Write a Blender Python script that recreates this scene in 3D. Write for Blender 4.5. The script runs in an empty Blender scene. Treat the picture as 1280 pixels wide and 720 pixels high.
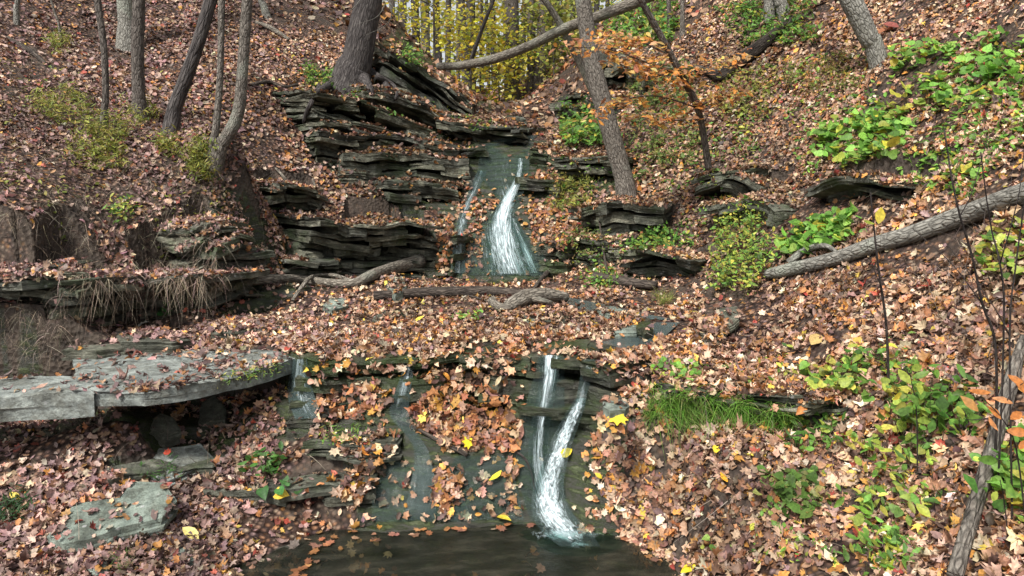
import bpy, math, random
import numpy as np
from mathutils import Vector
from mathutils.bvhtree import BVHTree

random.seed(7)
RNG = np.random.default_rng(11)
C = bpy.context.scene.collection
SC = bpy.context.scene

# ------------------------------------------------------------------ camera, sky, sun, exposure
CZ = 2.5                      # eye height above datum; the lower pool lies near z = 0.08
PITCH = math.radians(8.0)
F = 865.0                     # focal length in photo pixels (1280 wide)
cam = bpy.data.cameras.new('camera'); cam_o = bpy.data.objects.new('camera', cam); C.objects.link(cam_o)
cam_o.location = (0, 0, CZ); cam_o.rotation_euler = (math.radians(90) - PITCH, 0, 0)
cam.sensor_width = 36; cam.lens = 36 * F / 1280; cam.clip_start = 0.05; cam.clip_end = 1500
SC.camera = cam_o

SUN_EL, SUN_AZ = math.radians(50), math.radians(212)     # azimuth clockwise from +Y
world = bpy.data.worlds.new('World'); SC.world = world; world.use_nodes = True
wn = world.node_tree; wn.nodes.clear()
sky = wn.nodes.new('ShaderNodeTexSky'); sky.sky_type = 'NISHITA'; sky.sun_disc = False
sky.sun_elevation = SUN_EL; sky.sun_rotation = SUN_AZ; sky.air_density = 1.0; sky.dust_density = 4.0; sky.ozone_density = 1.0
hs = wn.nodes.new('ShaderNodeHueSaturation'); hs.inputs['Saturation'].default_value = 0.2; hs.inputs['Value'].default_value = 1.5
bg = wn.nodes.new('ShaderNodeBackground'); bg.inputs['Strength'].default_value = 0.092
wo = wn.nodes.new('ShaderNodeOutputWorld')
wn.links.new(sky.outputs[0], hs.inputs['Color']); wn.links.new(hs.outputs[0], bg.inputs['Color']); wn.links.new(bg.outputs[0], wo.inputs['Surface'])
sun = bpy.data.lights.new('sun', 'SUN'); sun.energy = 3.0; sun.angle = math.radians(6); sun.color = (1.0, 0.95, 0.88)
sun_o = bpy.data.objects.new('sun', sun); C.objects.link(sun_o)
sd = Vector((math.sin(SUN_AZ) * math.cos(SUN_EL), math.cos(SUN_AZ) * math.cos(SUN_EL), math.sin(SUN_EL)))
sun_o.rotation_euler = sd.to_track_quat('Z', 'Y').to_euler(); sun_o.location = (0, 0, 30)
SC.view_settings.view_transform = 'Standard'; SC.view_settings.look = 'None'
SC.view_settings.gamma = 1; SC.view_settings.exposure = 0.55
SC.cycles.max_bounces = 5; SC.cycles.diffuse_bounces = 3; SC.cycles.glossy_bounces = 2
SC.cycles.transparent_max_bounces = 10; SC.cycles.transmission_bounces = 2
SC.cycles.use_denoising = True

CP, SP = math.cos(PITCH), math.sin(PITCH)
def ray(px, py):
    dx = (px - 640) / F; dy = (360 - py) / F
    return Vector((dx, CP + dy * SP, -SP + dy * CP))
def P(px, py, D):
    r = ray(px, py); return Vector((r.x * D / r.y, D, CZ + r.z * D / r.y))

# ------------------------------------------------------------------ noise
def _h(ix, iy, s):
    n = (ix.astype(np.int64) * 374761393 + iy.astype(np.int64) * 668265263 + s * 1442695041) & 0xffffffff
    n = ((n ^ (n >> 13)) * 1274126177) & 0xffffffff
    return ((n ^ (n >> 16)) & 0xffff) / 65535.0
def vn(x, y, s=0):
    x = np.asarray(x, float); y = np.asarray(y, float)
    ix = np.floor(x); iy = np.floor(y); fx = x - ix; fy = y - iy
    fx = fx * fx * (3 - 2 * fx); fy = fy * fy * (3 - 2 * fy)
    a = _h(ix, iy, s); b = _h(ix + 1, iy, s); c = _h(ix, iy + 1, s); d = _h(ix + 1, iy + 1, s)
    return (a + (b - a) * fx) * (1 - fy) + (c + (d - c) * fx) * fy
def fbm(x, y, s=0, o=3):
    r = 0; a = .5
    for k in range(o):
        r = r + a * (vn(x, y, s + k * 17) - .5); x = np.asarray(x) * 2.03 + 5.1; y = np.asarray(y) * 2.03 + 1.7; a *= .5
    return r * 2
def sst(t):
    t = np.clip(t, 0, 1); return t * t * (3 - 2 * t)

# ------------------------------------------------------------------ terrain control points
right_bank = [P(*a) for a in [
 (1000,700,3.6),(1280,720,2.7),(1280,600,3.2),(1100,600,3.9),(1280,480,3.7),(1280,380,4.2),(1280,250,4.8),(1280,150,5.8),
 (1280,60,6.8),(1280,0,7.5),(1100,480,4.45),(1100,380,5.2),(1100,300,6.0),(1100,200,7.3),(1100,100,8.8),(1100,0,10.5),
 (1190,540,3.8),(1060,540,4.3),(1190,330,5.1),(1190,130,7.4),(1180,660,3.3)]] + [Vector(v) for v in [
 (2.6,1.2,.9+.3),(3.6,2.2,1.7),(5.5,4,3.0),(7.5,6,4.6),(9,9,6.2),(11,13,8.6),(13,18,11),(4.5,1,2.3),(17,26,14),(26,34,19),(40,50,26)]]
UP = right_bank + [P(*a) for a in [
 # bench
 (90,470,5.3),(200,455,5.75),(300,400,7.1),(400,440,5.76),(530,440,5.72),(640,440,5.7),(740,440,5.65),(600,400,6.95),(600,360,8.9),(600,345,10.0),(480,350,9.0),
 (700,380,7.6),(720,350,9.0),(850,420,6.2),(790,440,5.6),(960,420,6.0),(960,350,7.0),(1000,485,4.95),(900,470,5.2),(860,370,7.6),
 # right side, middle
 (770,60,19.0),(800,0,24.0),(760,25,26.0),(850,-30,22.0),(930,-60,18.0),(1000,-80,16.0),(880,30,15.5),(790,110,15.5),
 (960,250,9.0),(960,150,10.5),(960,50,13.0),(850,330,8.8),(850,250,10.0),(850,150,12.0),(850,50,15.0),(790,252,10.5),(740,300,10.2),(740,200,12.0),
 (710,330,10.2),(760,150,14.0),(700,150,18.0),(700,172,15.0),(820,200,11.0),(780,320,9.4),(900,300,8.6),
 # upper fall
 (640,178,12.6),(612,178,12.7),(620,215,12.1),(640,240,11.5),(630,270,10.9),(620,342,10.05),(670,340,10.05),(690,260,11.0),(680,200,12.2),
 (640,165,14.0),(560,250,11.3),(560,180,13.0),(540,335,10.25),(580,300,10.5),
 # left, upper
 (480,275,10.4),(440,285,10.2),(440,335,9.9),(400,335,9.4),(350,355,8.6),(500,340,9.9),(300,365,8.1),(330,345,8.9),(330,262,9.6),(400,240,10.6),(400,190,11.4),
 (400,120,13.0),(470,205,11.8),(520,240,11.3),(430,130,12.9),(500,170,12.4),(560,150,14.0),(500,100,14.5),(470,0,19.0),(540,90,17.0),(580,130,20.0),
 (300,200,9.0),(300,100,12.0),(300,0,15.5),(213,172,9.5),(130,162,9.1),(172,150,10.0),(150,60,13.0),(390,0,17.5),
 # left bank
 (0,200,7.5),(0,100,9.5),(0,0,12.5),(0,300,6.4),(100,300,7.0),(200,300,7.6),(265,300,8.1),(200,240,8.2),(100,240,7.6),(200,330,7.4),(100,330,6.9),
 (180,398,7.15),(110,392,6.6),(270,375,7.75),(0,332,6.1),(0,372,6.15),(0,410,5.6),(60,400,5.9),(60,440,5.5),(130,420,6.2),(0,455,5.35)]] + [Vector(v) for v in [
 (-7,6,CZ+.1),(-9,9,CZ+2.2),(-12,13,CZ+4.6),(-16,20,CZ+8.5),(-6,4,CZ-.9),(-5,3,CZ-1.5),(-9,5,CZ+1),(-30,40,CZ+16),
 (-9,22,CZ+6.6),(-7,30,CZ+7.2),(-22,30,CZ+13),(0,24,CZ+2.3),(2,34,CZ+4.1),(-2,45,CZ+5.2),(6,45,CZ+5.6),(1,60,CZ+6.4),(0,90,CZ+7),(30,90,CZ+12),
 (-30,90,CZ+12),(6,26,CZ+4.6),(8,20,CZ+5.4),(12,34,CZ+9),(-4.5,27,CZ+3.6)]]
LOW = right_bank + [P(*a) for a in [
 (0,527,5.75),(120,520,5.85),(220,511,5.9),(330,499,5.9),(0,543,5.3),(180,532,5.3),(330,514,5.5),(420,522,5.35),(490,520,5.33),(560,497,5.36),(640,520,5.25),(700,515,5.3),(780,490,5.05),(850,520,5.0),(950,535,4.75),
 (420,560,5.1),(560,566,4.98),(660,560,5.0),(690,585,4.98),(740,560,4.95),(780,600,4.7),(830,560,4.75),(900,600,4.3),(930,660,4.0),(880,640,4.3),
 (300,700,4.3),(300,660,4.55),(440,650,4.77),(400,600,4.98),(200,600,4.95),(100,650,4.5),(0,640,4.53),(0,720,3.9),(150,720,3.95),(250,715,4.05),
 (340,560,5.25),(200,560,5.3),(500,590,4.97),(580,588,4.93),(650,600,4.93),(780,668,4.6),(720,640,4.78),(870,720,4.0),(820,690,4.38),(350,682,4.45)]] + [Vector(v) for v in [
 (-.5,4.55,-.15),(-.8,4.4,-.12),(.25,4.55,-.2),(.5,4.3,-.15),(0,3.5,-.3),(-1.1,3.7,-.1),(.7,3.4,-.2),(0,2,-.4),(-3,2,.35),(-1.8,2.4,.1),(1.5,2.2,.6),(1.2,3.0,.25),
 (-4.6,4.2,.55),(-5,6,.8),(-3,7.5,.9),(0,7,1.0),(2,6.2,1.2),(-8,5,1.5)]]
class RBF:
    def __init__(s, pts, c=.22, lam=.004):
        A = np.array([[p.x, p.y] for p in pts]); z = np.array([p.z for p in pts]); s.A = A; s.c = c; n = len(A)
        K = -np.sqrt(((A[:, None] - A[None]) ** 2).sum(2) + c * c)
        M = np.zeros((n + 3, n + 3)); M[:n, :n] = K + lam * np.eye(n); M[:n, n] = 1; M[n, :n] = 1; M[:n, n+1:] = A; M[n+1:, :n] = A.T
        s.w = np.linalg.solve(M, np.r_[z, 0, 0, 0])
    def __call__(s, x, y):
        sh = np.shape(x); x = np.ravel(x); y = np.ravel(y); n = len(s.A); out = np.empty(len(x))
        for i in range(0, len(x), 40000):
            a = x[i:i+40000]; b = y[i:i+40000]
            K = -np.sqrt((a[:, None] - s.A[None, :, 0]) ** 2 + (b[:, None] - s.A[None, :, 1]) ** 2 + s.c ** 2)
            out[i:i+40000] = K @ s.w[:n] + s.w[n] + s.w[n+1] * a + s.w[n+2] * b
        return out.reshape(sh)
fU, fL = RBF(UP), RBF(LOW)
_lip = [P(*a) for a in [(-300,480,6.0),(0,478,6.05),(120,480,6.1),(250,465,6.15),(345,452,6.1),(385,450,5.65),(500,447,5.52),(640,447,5.48),(735,450,5.42),(800,465,5.3),(850,480,5.3),(1000,495,5.05),(1100,500,4.7)]]
_lx = np.array([p.x for p in _lip]); _ly = np.array([p.y for p in _lip])
def lipy(x): return np.interp(x, _lx, _ly)
def Hgt(x, y, detail=True):
    x = np.asarray(x, float); y = np.asarray(y, float)
    u, l = fU(x, y), fL(x, y)
    jag = .10 * fbm(x * 2.2, x * 0 + 3, 5, 3)
    w = np.interp(x, [-1.9, -1.5, .6, 1.0, 2.2], [.06, .14, .14, .25, .4])
    t = sst((y - lipy(x) - jag) / w + .5)
    z = l * (1 - t) + u * t
    if detail:
        far = sst((y - 10) / 14)
        z = z + (.05 + .22 * far) * fbm(x / (.7 + 2 * far), y / (.7 + 2 * far), 1, 3) + .022 * fbm(x * 7, y * 7, 9, 2)
    return z
CARVE = []      # (list of front points, depth of the notch): keeps hollows open under the overhanging beds
def carve(x, y, z):
    sh = z.shape; x = x.ravel(); y = y.ravel(); z = z.ravel().copy()
    for pts, c in CARVE:
        for a, b in zip(pts, pts[1:]):
            ex, ey = b.x - a.x, b.y - a.y; L2 = ex * ex + ey * ey + 1e-9; L = math.sqrt(L2)
            m = (x > min(a.x, b.x) - c - .1) & (x < max(a.x, b.x) + c + .1) & (y > min(a.y, b.y) - .2) & (y < max(a.y, b.y) + c + .1)
            if not m.any(): continue
            i = np.nonzero(m)[0]; dx, dy = x[i] - a.x, y[i] - a.y
            t = (dx * ex + dy * ey) / L2; d = (-dx * ey + dy * ex) / L
            if ex < 0: d = -d
            zb = a.z + (b.z - a.z) * np.clip(t, 0, 1) + .06 * fbm(x[i] * 4, y[i] * 4, 3, 2)
            w = (t > -.02) & (t < 1.02) & (d > -.06) & (d < c)
            z[i] = np.where(w, np.minimum(z[i], zb), z[i])
    return z.reshape(sh)
def Hs(x, y): return float(Hgt(np.array([x]), np.array([y]))[0])

# fan-shaped grid: rows follow distance, columns spread with it
NU, NV = 620, 640
vv = np.linspace(0, 1, NV); Yg = 1.2 * (120 / 1.2) ** (vv)
# extra density between 4 and 14 m
yy = np.concatenate([np.linspace(.8, 4, 90)[:-1], np.linspace(4, 6.2, 190)[:-1], np.linspace(6.2, 14, 260)[:-1], 14 * (130 / 14) ** np.linspace(0, 1, 110)])
uu = np.concatenate([np.linspace(-2.2, -.95, 60)[:-1], np.linspace(-.95, .95, 520)[:-1], np.linspace(.95, 2.2, 60)])
UU, YY = np.meshgrid(uu, yy); XX = UU * (YY + 1.0) * (1 / 1.12)
ZZ = Hgt(XX, YY)
def _bvh(st=1):
    v = np.stack([XX[::st, ::st].ravel(), YY[::st, ::st].ravel(), ZZ[::st, ::st].ravel()], 1)
    return BVHTree.FromPolygons([Vector(q) for q in v.tolist()], grid_faces(*XX[::st, ::st].shape).tolist())

def mesh_np(name, verts, faces_flat, starts, mat=None, smooth=True, col=None, parent=None):
    me = bpy.data.meshes.new(name)
    me.vertices.add(len(verts)); me.vertices.foreach_set('co', np.asarray(verts, np.float32).ravel())
    me.loops.add(len(faces_flat)); me.loops.foreach_set('vertex_index', np.asarray(faces_flat, np.int32))
    me.polygons.add(len(starts)); me.polygons.foreach_set('loop_start', np.asarray(starts, np.int32))
    me.update(calc_edges=True)
    me.polygons.foreach_set('use_smooth', np.full(len(starts), smooth))
    if col is not None:
        a = me.color_attributes.new('tint', 'FLOAT_COLOR', 'POINT')
        c4 = np.ones((len(verts), 4), np.float32); c4[:, :3] = col; a.data.foreach_set('color', c4.ravel())
    o = bpy.data.objects.new(name, me); C.objects.link(o)
    if mat: me.materials.append(mat)
    if parent: o.parent = parent
    return o
def grid_faces(nr, nc, wrap=False):
    r = np.arange(nr - 1)[:, None]; c = np.arange(nc if wrap else nc - 1)[None]
    a = r * nc + c; b = r * nc + (c + 1) % nc; d = (r + 1) * nc + c; e = (r + 1) * nc + (c + 1) % nc
    return np.stack([a, b, e, d], -1).reshape(-1, 4)
def tag(o, label=None, cat=None, group=None, kind=None):
    if label: o['label'] = label
    if cat: o['category'] = cat
    if group: o['group'] = group
    if kind: o['kind'] = kind
    return o
def empty(name, loc, label=None, cat=None, group=None):
    o = bpy.data.objects.new(name, None); C.objects.link(o); o.location = loc; o.empty_display_size = .1
    return tag(o, label, cat, group)

# ------------------------------------------------------------------ materials
def newmat(name):
    m = bpy.data.materials.new(name); m.use_nodes = True; nt = m.node_tree
    b = nt.nodes['Principled BSDF']; return m, nt, b
def N(nt, t, **kw):
    n = nt.nodes.new('ShaderNode' + t)
    for k, v in kw.items():
        if k in n.inputs: n.inputs[k].default_value = v
        else: setattr(n, k, v)
    return n
def ramp(nt, stops, interp='LINEAR'):
    r = nt.nodes.new('ShaderNodeValToRGB'); r.color_ramp.interpolation = interp
    e = r.color_ramp.elements
    while len(e) < len(stops): e.new(.5)
    for q, (p, c) in zip(e, stops): q.position = p; q.color = (*c, 1) if len(c) == 3 else c
    return r
def coords(nt, scale=(1, 1, 1), kind='Object'):
    tc = N(nt, 'TexCoord'); mp = N(nt, 'Mapping'); mp.inputs['Scale'].default_value = scale
    nt.links.new(tc.outputs[kind], mp.inputs['Vector']); return mp.outputs[0]
def geo_pos(nt, scale=(1, 1, 1)):
    g = N(nt, 'NewGeometry'); mp = N(nt, 'Mapping'); mp.inputs['Scale'].default_value = scale
    nt.links.new(g.outputs['Position'], mp.inputs['Vector']); return mp.outputs[0]
def mix(nt, fac, a, b, mode='MIX'):
    m = nt.nodes.new('ShaderNodeMix'); m.data_type = 'RGBA'; m.blend_type = mode
    for s, v in ((0, fac), (6, a), (7, b)):
        if isinstance(v, (int, float)): m.inputs[s].default_value = v
        elif isinstance(v, tuple): m.inputs[s].default_value = (*v, 1)
        else: nt.links.new(v, m.inputs[s])
    return m.outputs[2]
def bump(nt, b, h, strength=.5, dist=.02):
    bp = N(nt, 'Bump', Strength=strength, Distance=dist); nt.links.new(h, bp.inputs['Height']); nt.links.new(bp.outputs[0], b.inputs['Normal'])

LIT = [(0.0, (.17, .085, .055)), (.16, (.33, .185, .125)), (.32, (.42, .27, .19)), (.46, (.20, .12, .10)), (.58, (.38, .19, .10)),
       (.68, (.52, .38, .27)), (.8, (.10, .055, .045)), (.9, (.45, .21, .06)), (.96, (.30, .20, .19))]
def ground_mat():
    m, nt, b = newmat('leaf_litter_ground'); L = nt.links
    p1 = geo_pos(nt, (1, 1, 1))
    nz = N(nt, 'TexNoise', Scale=9.0, Detail=4.0); L.new(p1, nz.inputs['Vector'])
    wp = N(nt, 'MixRGB'); wp.blend_type = 'ADD'; wp.inputs[0].default_value = .03; L.new(p1, wp.inputs[1]); L.new(nz.outputs['Color'], wp.inputs[2])
    vo = N(nt, 'TexVoronoi', Scale=23.0, Randomness=1.0); L.new(wp.outputs[0], vo.inputs['Vector'])
    sep = N(nt, 'SeparateColor'); L.new(vo.outputs['Color'], sep.inputs[0])
    r = ramp(nt, LIT, 'CONSTANT'); L.new(sep.outputs[0], r.inputs[0])
    ed = ramp(nt, [(.15, (1, 1, 1)), (.55, (.12, .1, .1))]); L.new(vo.outputs['Distance'], ed.inputs[0])
    dark = mix(nt, 1.0, mix(nt, .35, r.outputs[0], (.05, .036, .03)), ed.outputs[0], 'MULTIPLY')  # darkened, most between leaf cells: shade of piled leaves put into the colour
    soil_n = N(nt, 'TexNoise', Scale=1.7, Detail=6.0, Roughness=.65); L.new(p1, soil_n.inputs['Vector'])
    soil = ramp(nt, [(.3, (.028, .022, .018)), (.7, (.085, .065, .05))]); L.new(nz.outputs['Fac'], soil.inputs[0])
    g = N(nt, 'NewGeometry'); sx = N(nt, 'SeparateXYZ'); L.new(g.outputs['Normal'], sx.inputs[0])
    st = N(nt, 'MapRange'); st.inputs[1].default_value = .45; st.inputs[2].default_value = .8; L.new(sx.outputs['Z'], st.inputs[0])
    sm = N(nt, 'MapRange'); sm.inputs[1].default_value = .36; sm.inputs[2].default_value = .5; L.new(soil_n.outputs['Fac'], sm.inputs[0])
    mm = N(nt, 'Math', operation='MULTIPLY'); L.new(st.outputs[0], mm.inputs[0]); L.new(sm.outputs[0], mm.inputs[1])
    at = N(nt, 'Attribute'); at.attribute_name = 'tint'; sc_ = N(nt, 'SeparateColor'); L.new(at.outputs['Color'], sc_.inputs[0])
    rn = N(nt, 'TexNoise', Scale=5.0, Detail=10.0, Roughness=.75); rn.inputs['Distortion'].default_value = .4; rp = geo_pos(nt, (1, 1, 4)); L.new(rp, rn.inputs['Vector'])
    rr = ramp(nt, [(.3, (.010, .010, .008)), (.44, (.045, .045, .036)), (.52, (.022, .03, .012)), (.6, (.06, .075, .03)), (.75, (.15, .145, .12))]); L.new(rn.outputs['Fac'], rr.inputs[0])
    lit = mix(nt, mm.outputs[0], soil.outputs[0], dark)
    L.new(mix(nt, sc_.outputs[0], lit, rr.outputs[0]), b.inputs['Base Color'])
    rg = N(nt, 'MapRange'); rg.inputs[3].default_value = .85; rg.inputs[4].default_value = .25; L.new(sc_.outputs[0], rg.inputs[0]); L.new(rg.outputs[0], b.inputs['Roughness'])
    b.inputs['Specular IOR Level'].default_value = .3
    hm = N(nt, 'Mix'); hm.data_type = 'FLOAT'; L.new(sc_.outputs[0], hm.inputs[0]); L.new(vo.outputs['Distance'], hm.inputs[2]); L.new(rn.outputs['Fac'], hm.inputs[3])
    ad = N(nt, 'Math', operation='ADD'); L.new(hm.outputs[0], ad.inputs[0]); L.new(nz.outputs['Fac'], ad.inputs[1])
    bump(nt, b, ad.outputs[0], .8, .03); return m
def rock_mat(name, base=(.10, .105, .09), light=(.27, .28, .25), moss=.35, rough=.8, bed=4.5, mosscol=(.045, .075, .02)):
    m, nt, b = newmat(name); L = nt.links
    p = geo_pos(nt); ps = geo_pos(nt, (1.6, 1.6, bed))
    n1 = N(nt, 'TexNoise', Scale=3.0, Detail=8.0, Roughness=.7); L.new(ps, n1.inputs['Vector'])
    n2 = N(nt, 'TexNoise', Scale=14.0, Detail=6.0, Roughness=.7); L.new(p, n2.inputs['Vector'])
    n3 = N(nt, 'TexNoise', Scale=2.2, Detail=5.0, Roughness=.6); L.new(p, n3.inputs['Vector'])
    dk = tuple(c * .38 for c in base)
    r = ramp(nt, [(.28, dk), (.5, base), (.72, light)]); L.new(n1.outputs['Fac'], r.inputs[0])
    r2 = ramp(nt, [(.3, (.55, .55, .55)), (.65, (1.15, 1.12, 1.08))]); L.new(n2.outputs['Fac'], r2.inputs[0])
    c = mix(nt, 1.0, r.outputs[0], r2.outputs[0], 'MULTIPLY')
    gi = N(nt, 'NewGeometry'); rv = ramp(nt, [(0, (.55, .56, .58)), (.5, (.95, .95, .92)), (1, (1.55, 1.5, 1.4))]); L.new(gi.outputs['Random Per Island'], rv.inputs[0])
    c = mix(nt, 1.0, c, rv.outputs[0], 'MULTIPLY') if 'shale' in name else c
    n4 = N(nt, 'TexNoise', Scale=5.0, Detail=9.0, Roughness=.75); L.new(p, n4.inputs['Vector'])
    sr = ramp(nt, [(.42, (.45, .42, .38)), (.55, (1, 1, 1))]); L.new(n4.outputs['Fac'], sr.inputs[0]); c = mix(nt, .8, c, sr.outputs[0], 'MULTIPLY')
    # pale lichen spots
    vo = N(nt, 'TexVoronoi', Scale=7.0); L.new(p, vo.inputs['Vector'])
    lr = ramp(nt, [(.07, (1, 1, 1)), (.12, (0, 0, 0))]); L.new(vo.outputs['Distance'], lr.inputs[0])
    lm = N(nt, 'Math', operation='MULTIPLY'); L.new(lr.outputs[0], lm.inputs[0]); L.new(n3.outputs['Fac'], lm.inputs[1])
    c = mix(nt, lm.outputs[0], c, tuple(min(.5, q * 1.5) for q in light))
    mr = ramp(nt, [(1 - moss - .12, (0, 0, 0)), (1 - moss + .1, (1, 1, 1))]); L.new(n3.outputs['Fac'], mr.inputs[0])
    mc = ramp(nt, [(.35, tuple(q * .5 for q in mosscol)), (.65, mosscol)]); L.new(n2.outputs['Fac'], mc.inputs[0])
    c = mix(nt, mr.outputs[0], c, mc.outputs[0]); L.new(c, b.inputs['Base Color'])
    b.inputs['Roughness'].default_value = rough
    ad = N(nt, 'Math', operation='ADD'); L.new(n1.outputs['Fac'], ad.inputs[0])
    q = N(nt, 'Math', operation='MULTIPLY'); q.inputs[1].default_value = .6; L.new(n2.outputs['Fac'], q.inputs[0]); L.new(q.outputs[0], ad.inputs[1])
    ad2 = N(nt, 'Math', operation='ADD'); L.new(ad.outputs[0], ad2.inputs[0]); L.new(n4.outputs['Fac'], ad2.inputs[1])
    bump(nt, b, ad2.outputs[0], 1.0, .045); return m
def bark_mat(name, c1, c2, c3, sc=(34, 34, 10), moss=0.0, lich=0.0):
    m, nt, b = newmat(name); L = nt.links
    at_ = N(nt, 'Attribute'); at_.attribute_name = 'buv'; mpp = N(nt, 'Mapping'); mpp.inputs['Scale'].default_value = sc; L.new(at_.outputs['Vector'], mpp.inputs['Vector']); p = mpp.outputs[0]; p0 = geo_pos(nt)
    n1 = N(nt, 'TexNoise', Scale=1.0, Detail=5.0, Roughness=.65); L.new(p, n1.inputs['Vector'])
    vo = N(nt, 'TexVoronoi', Scale=1.0, feature='DISTANCE_TO_EDGE'); L.new(p, vo.inputs['Vector'])
    n3 = N(nt, 'TexNoise', Scale=2.0, Detail=4.0); L.new(p0, n3.inputs['Vector'])
    r = ramp(nt, [(.3, c1), (.5, c2), (.72, c3)]); L.new(n1.outputs['Fac'], r.inputs[0])
    vr = ramp(nt, [(0, (.35, .35, .35)), (.2, (1, 1, 1))]); L.new(vo.outputs['Distance'], vr.inputs[0])
    c = mix(nt, .7, r.outputs[0], vr.outputs[0], 'MULTIPLY')
    if lich:
        lr = ramp(nt, [(.56, (0, 0, 0)), (.64, (1, 1, 1))]); L.new(n3.outputs['Fac'], lr.inputs[0])
        ml = N(nt, 'Math', operation='MULTIPLY'); ml.inputs[1].default_value = lich; L.new(lr.outputs[0], ml.inputs[0])
        c = mix(nt, ml.outputs[0], c, (.30, .33, .27))
    L.new(c, b.inputs['Base Color']); b.inputs['Roughness'].default_value = .85; b.inputs['Specular IOR Level'].default_value = .25
    ad = N(nt, 'Math', operation='ADD'); L.new(n1.outputs['Fac'], ad.inputs[0]); L.new(vr.outputs[0], ad.inputs[1])
    bump(nt, b, ad.outputs[0], .8, .02); return m
def leaf_mat(name, trans=0.0, rough=.6, spec=.3):
    m, nt, b = newmat(name); L = nt.links
    at = N(nt, 'Attribute'); at.attribute_name = 'tint'
    p = geo_pos(nt); n = N(nt, 'TexNoise', Scale=60.0, Detail=3.0); L.new(p, n.inputs['Vector'])
    r = ramp(nt, [(.3, (.62, .62, .62)), (.7, (1.18, 1.15, 1.12))]); L.new(n.outputs['Fac'], r.inputs[0])
    c = mix(nt, 1.0, at.outputs['Color'], r.outputs[0], 'MULTIPLY')
    L.new(c, b.inputs['Base Color']); b.inputs['Roughness'].default_value = rough; b.inputs['Specular IOR Level'].default_value = spec
    if trans:
        t = N(nt, 'BsdfTranslucent'); L.new(c, t.inputs['Color']); ms = N(nt, 'MixShader'); ms.inputs[0].default_value = trans
        out = nt.nodes['Material Output']; L.new(b.outputs[0], ms.inputs[1]); L.new(t.outputs[0], ms.inputs[2]); L.new(ms.outputs[0], out.inputs['Surface'])
    return m
M_ground = ground_mat()
M_rock = rock_mat('dark_shale', (.14, .148, .12), (.40, .41, .35), moss=.38)
M_rockwet = rock_mat('wet_mossy_shale', (.085, .086, .07), (.21, .21, .175), moss=.46, rough=.32)
M_slab = rock_mat('pale_grey_slab', (.30, .34, .325), (.50, .56, .53), moss=.3, bed=2.5, mosscol=(.12,.125,.08))
M_slab_moss = rock_mat('mossy_slab', (.13, .14, .11), (.26, .27, .22), moss=.36, bed=4.0)
M_stonegreen = rock_mat('pale_green_stone', (.25, .31, .27), (.38, .45, .40), moss=.08, bed=2.0)
M_bark = bark_mat('grey_brown_bark', (.055, .045, .038), (.13, .112, .098), (.23, .205, .18))
M_bark_dark = bark_mat('dark_furrowed_bark', (.03, .026, .026), (.085, .075, .072), (.16, .145, .135), sc=(26, 26, 5))
M_bark_pale = bark_mat('pale_grey_bark', (.13, .125, .11), (.25, .24, .21), (.38, .37, .33), sc=(30, 30, 12), lich=.5)
M_bark_mid = bark_mat('grey_ridged_bark', (.07, .06, .05), (.17, .15, .128), (.30, .275, .235), sc=(38, 38, 13), lich=.35)
M_dead = bark_mat('weathered_dead_wood', (.08, .07, .055), (.22, .195, .16), (.40, .37, .31), sc=(34, 34, 9), lich=.3)
M_rot = bark_mat('rotten_dark_wood', (.025, .02, .017), (.075, .06, .05), (.15, .125, .10), sc=(34, 34, 8))
M_twig = bark_mat('thin_twig_bark', (.04, .032, .03), (.08, .065, .06), (.14, .12, .11), sc=(34, 34, 8))
M_litter = leaf_mat('dry_leaf', .12, .6, .35)
M_green = leaf_mat('living_leaf', .45, .5, .35)
M_strand = leaf_mat('dry_strand', .1, .8, .15)

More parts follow.
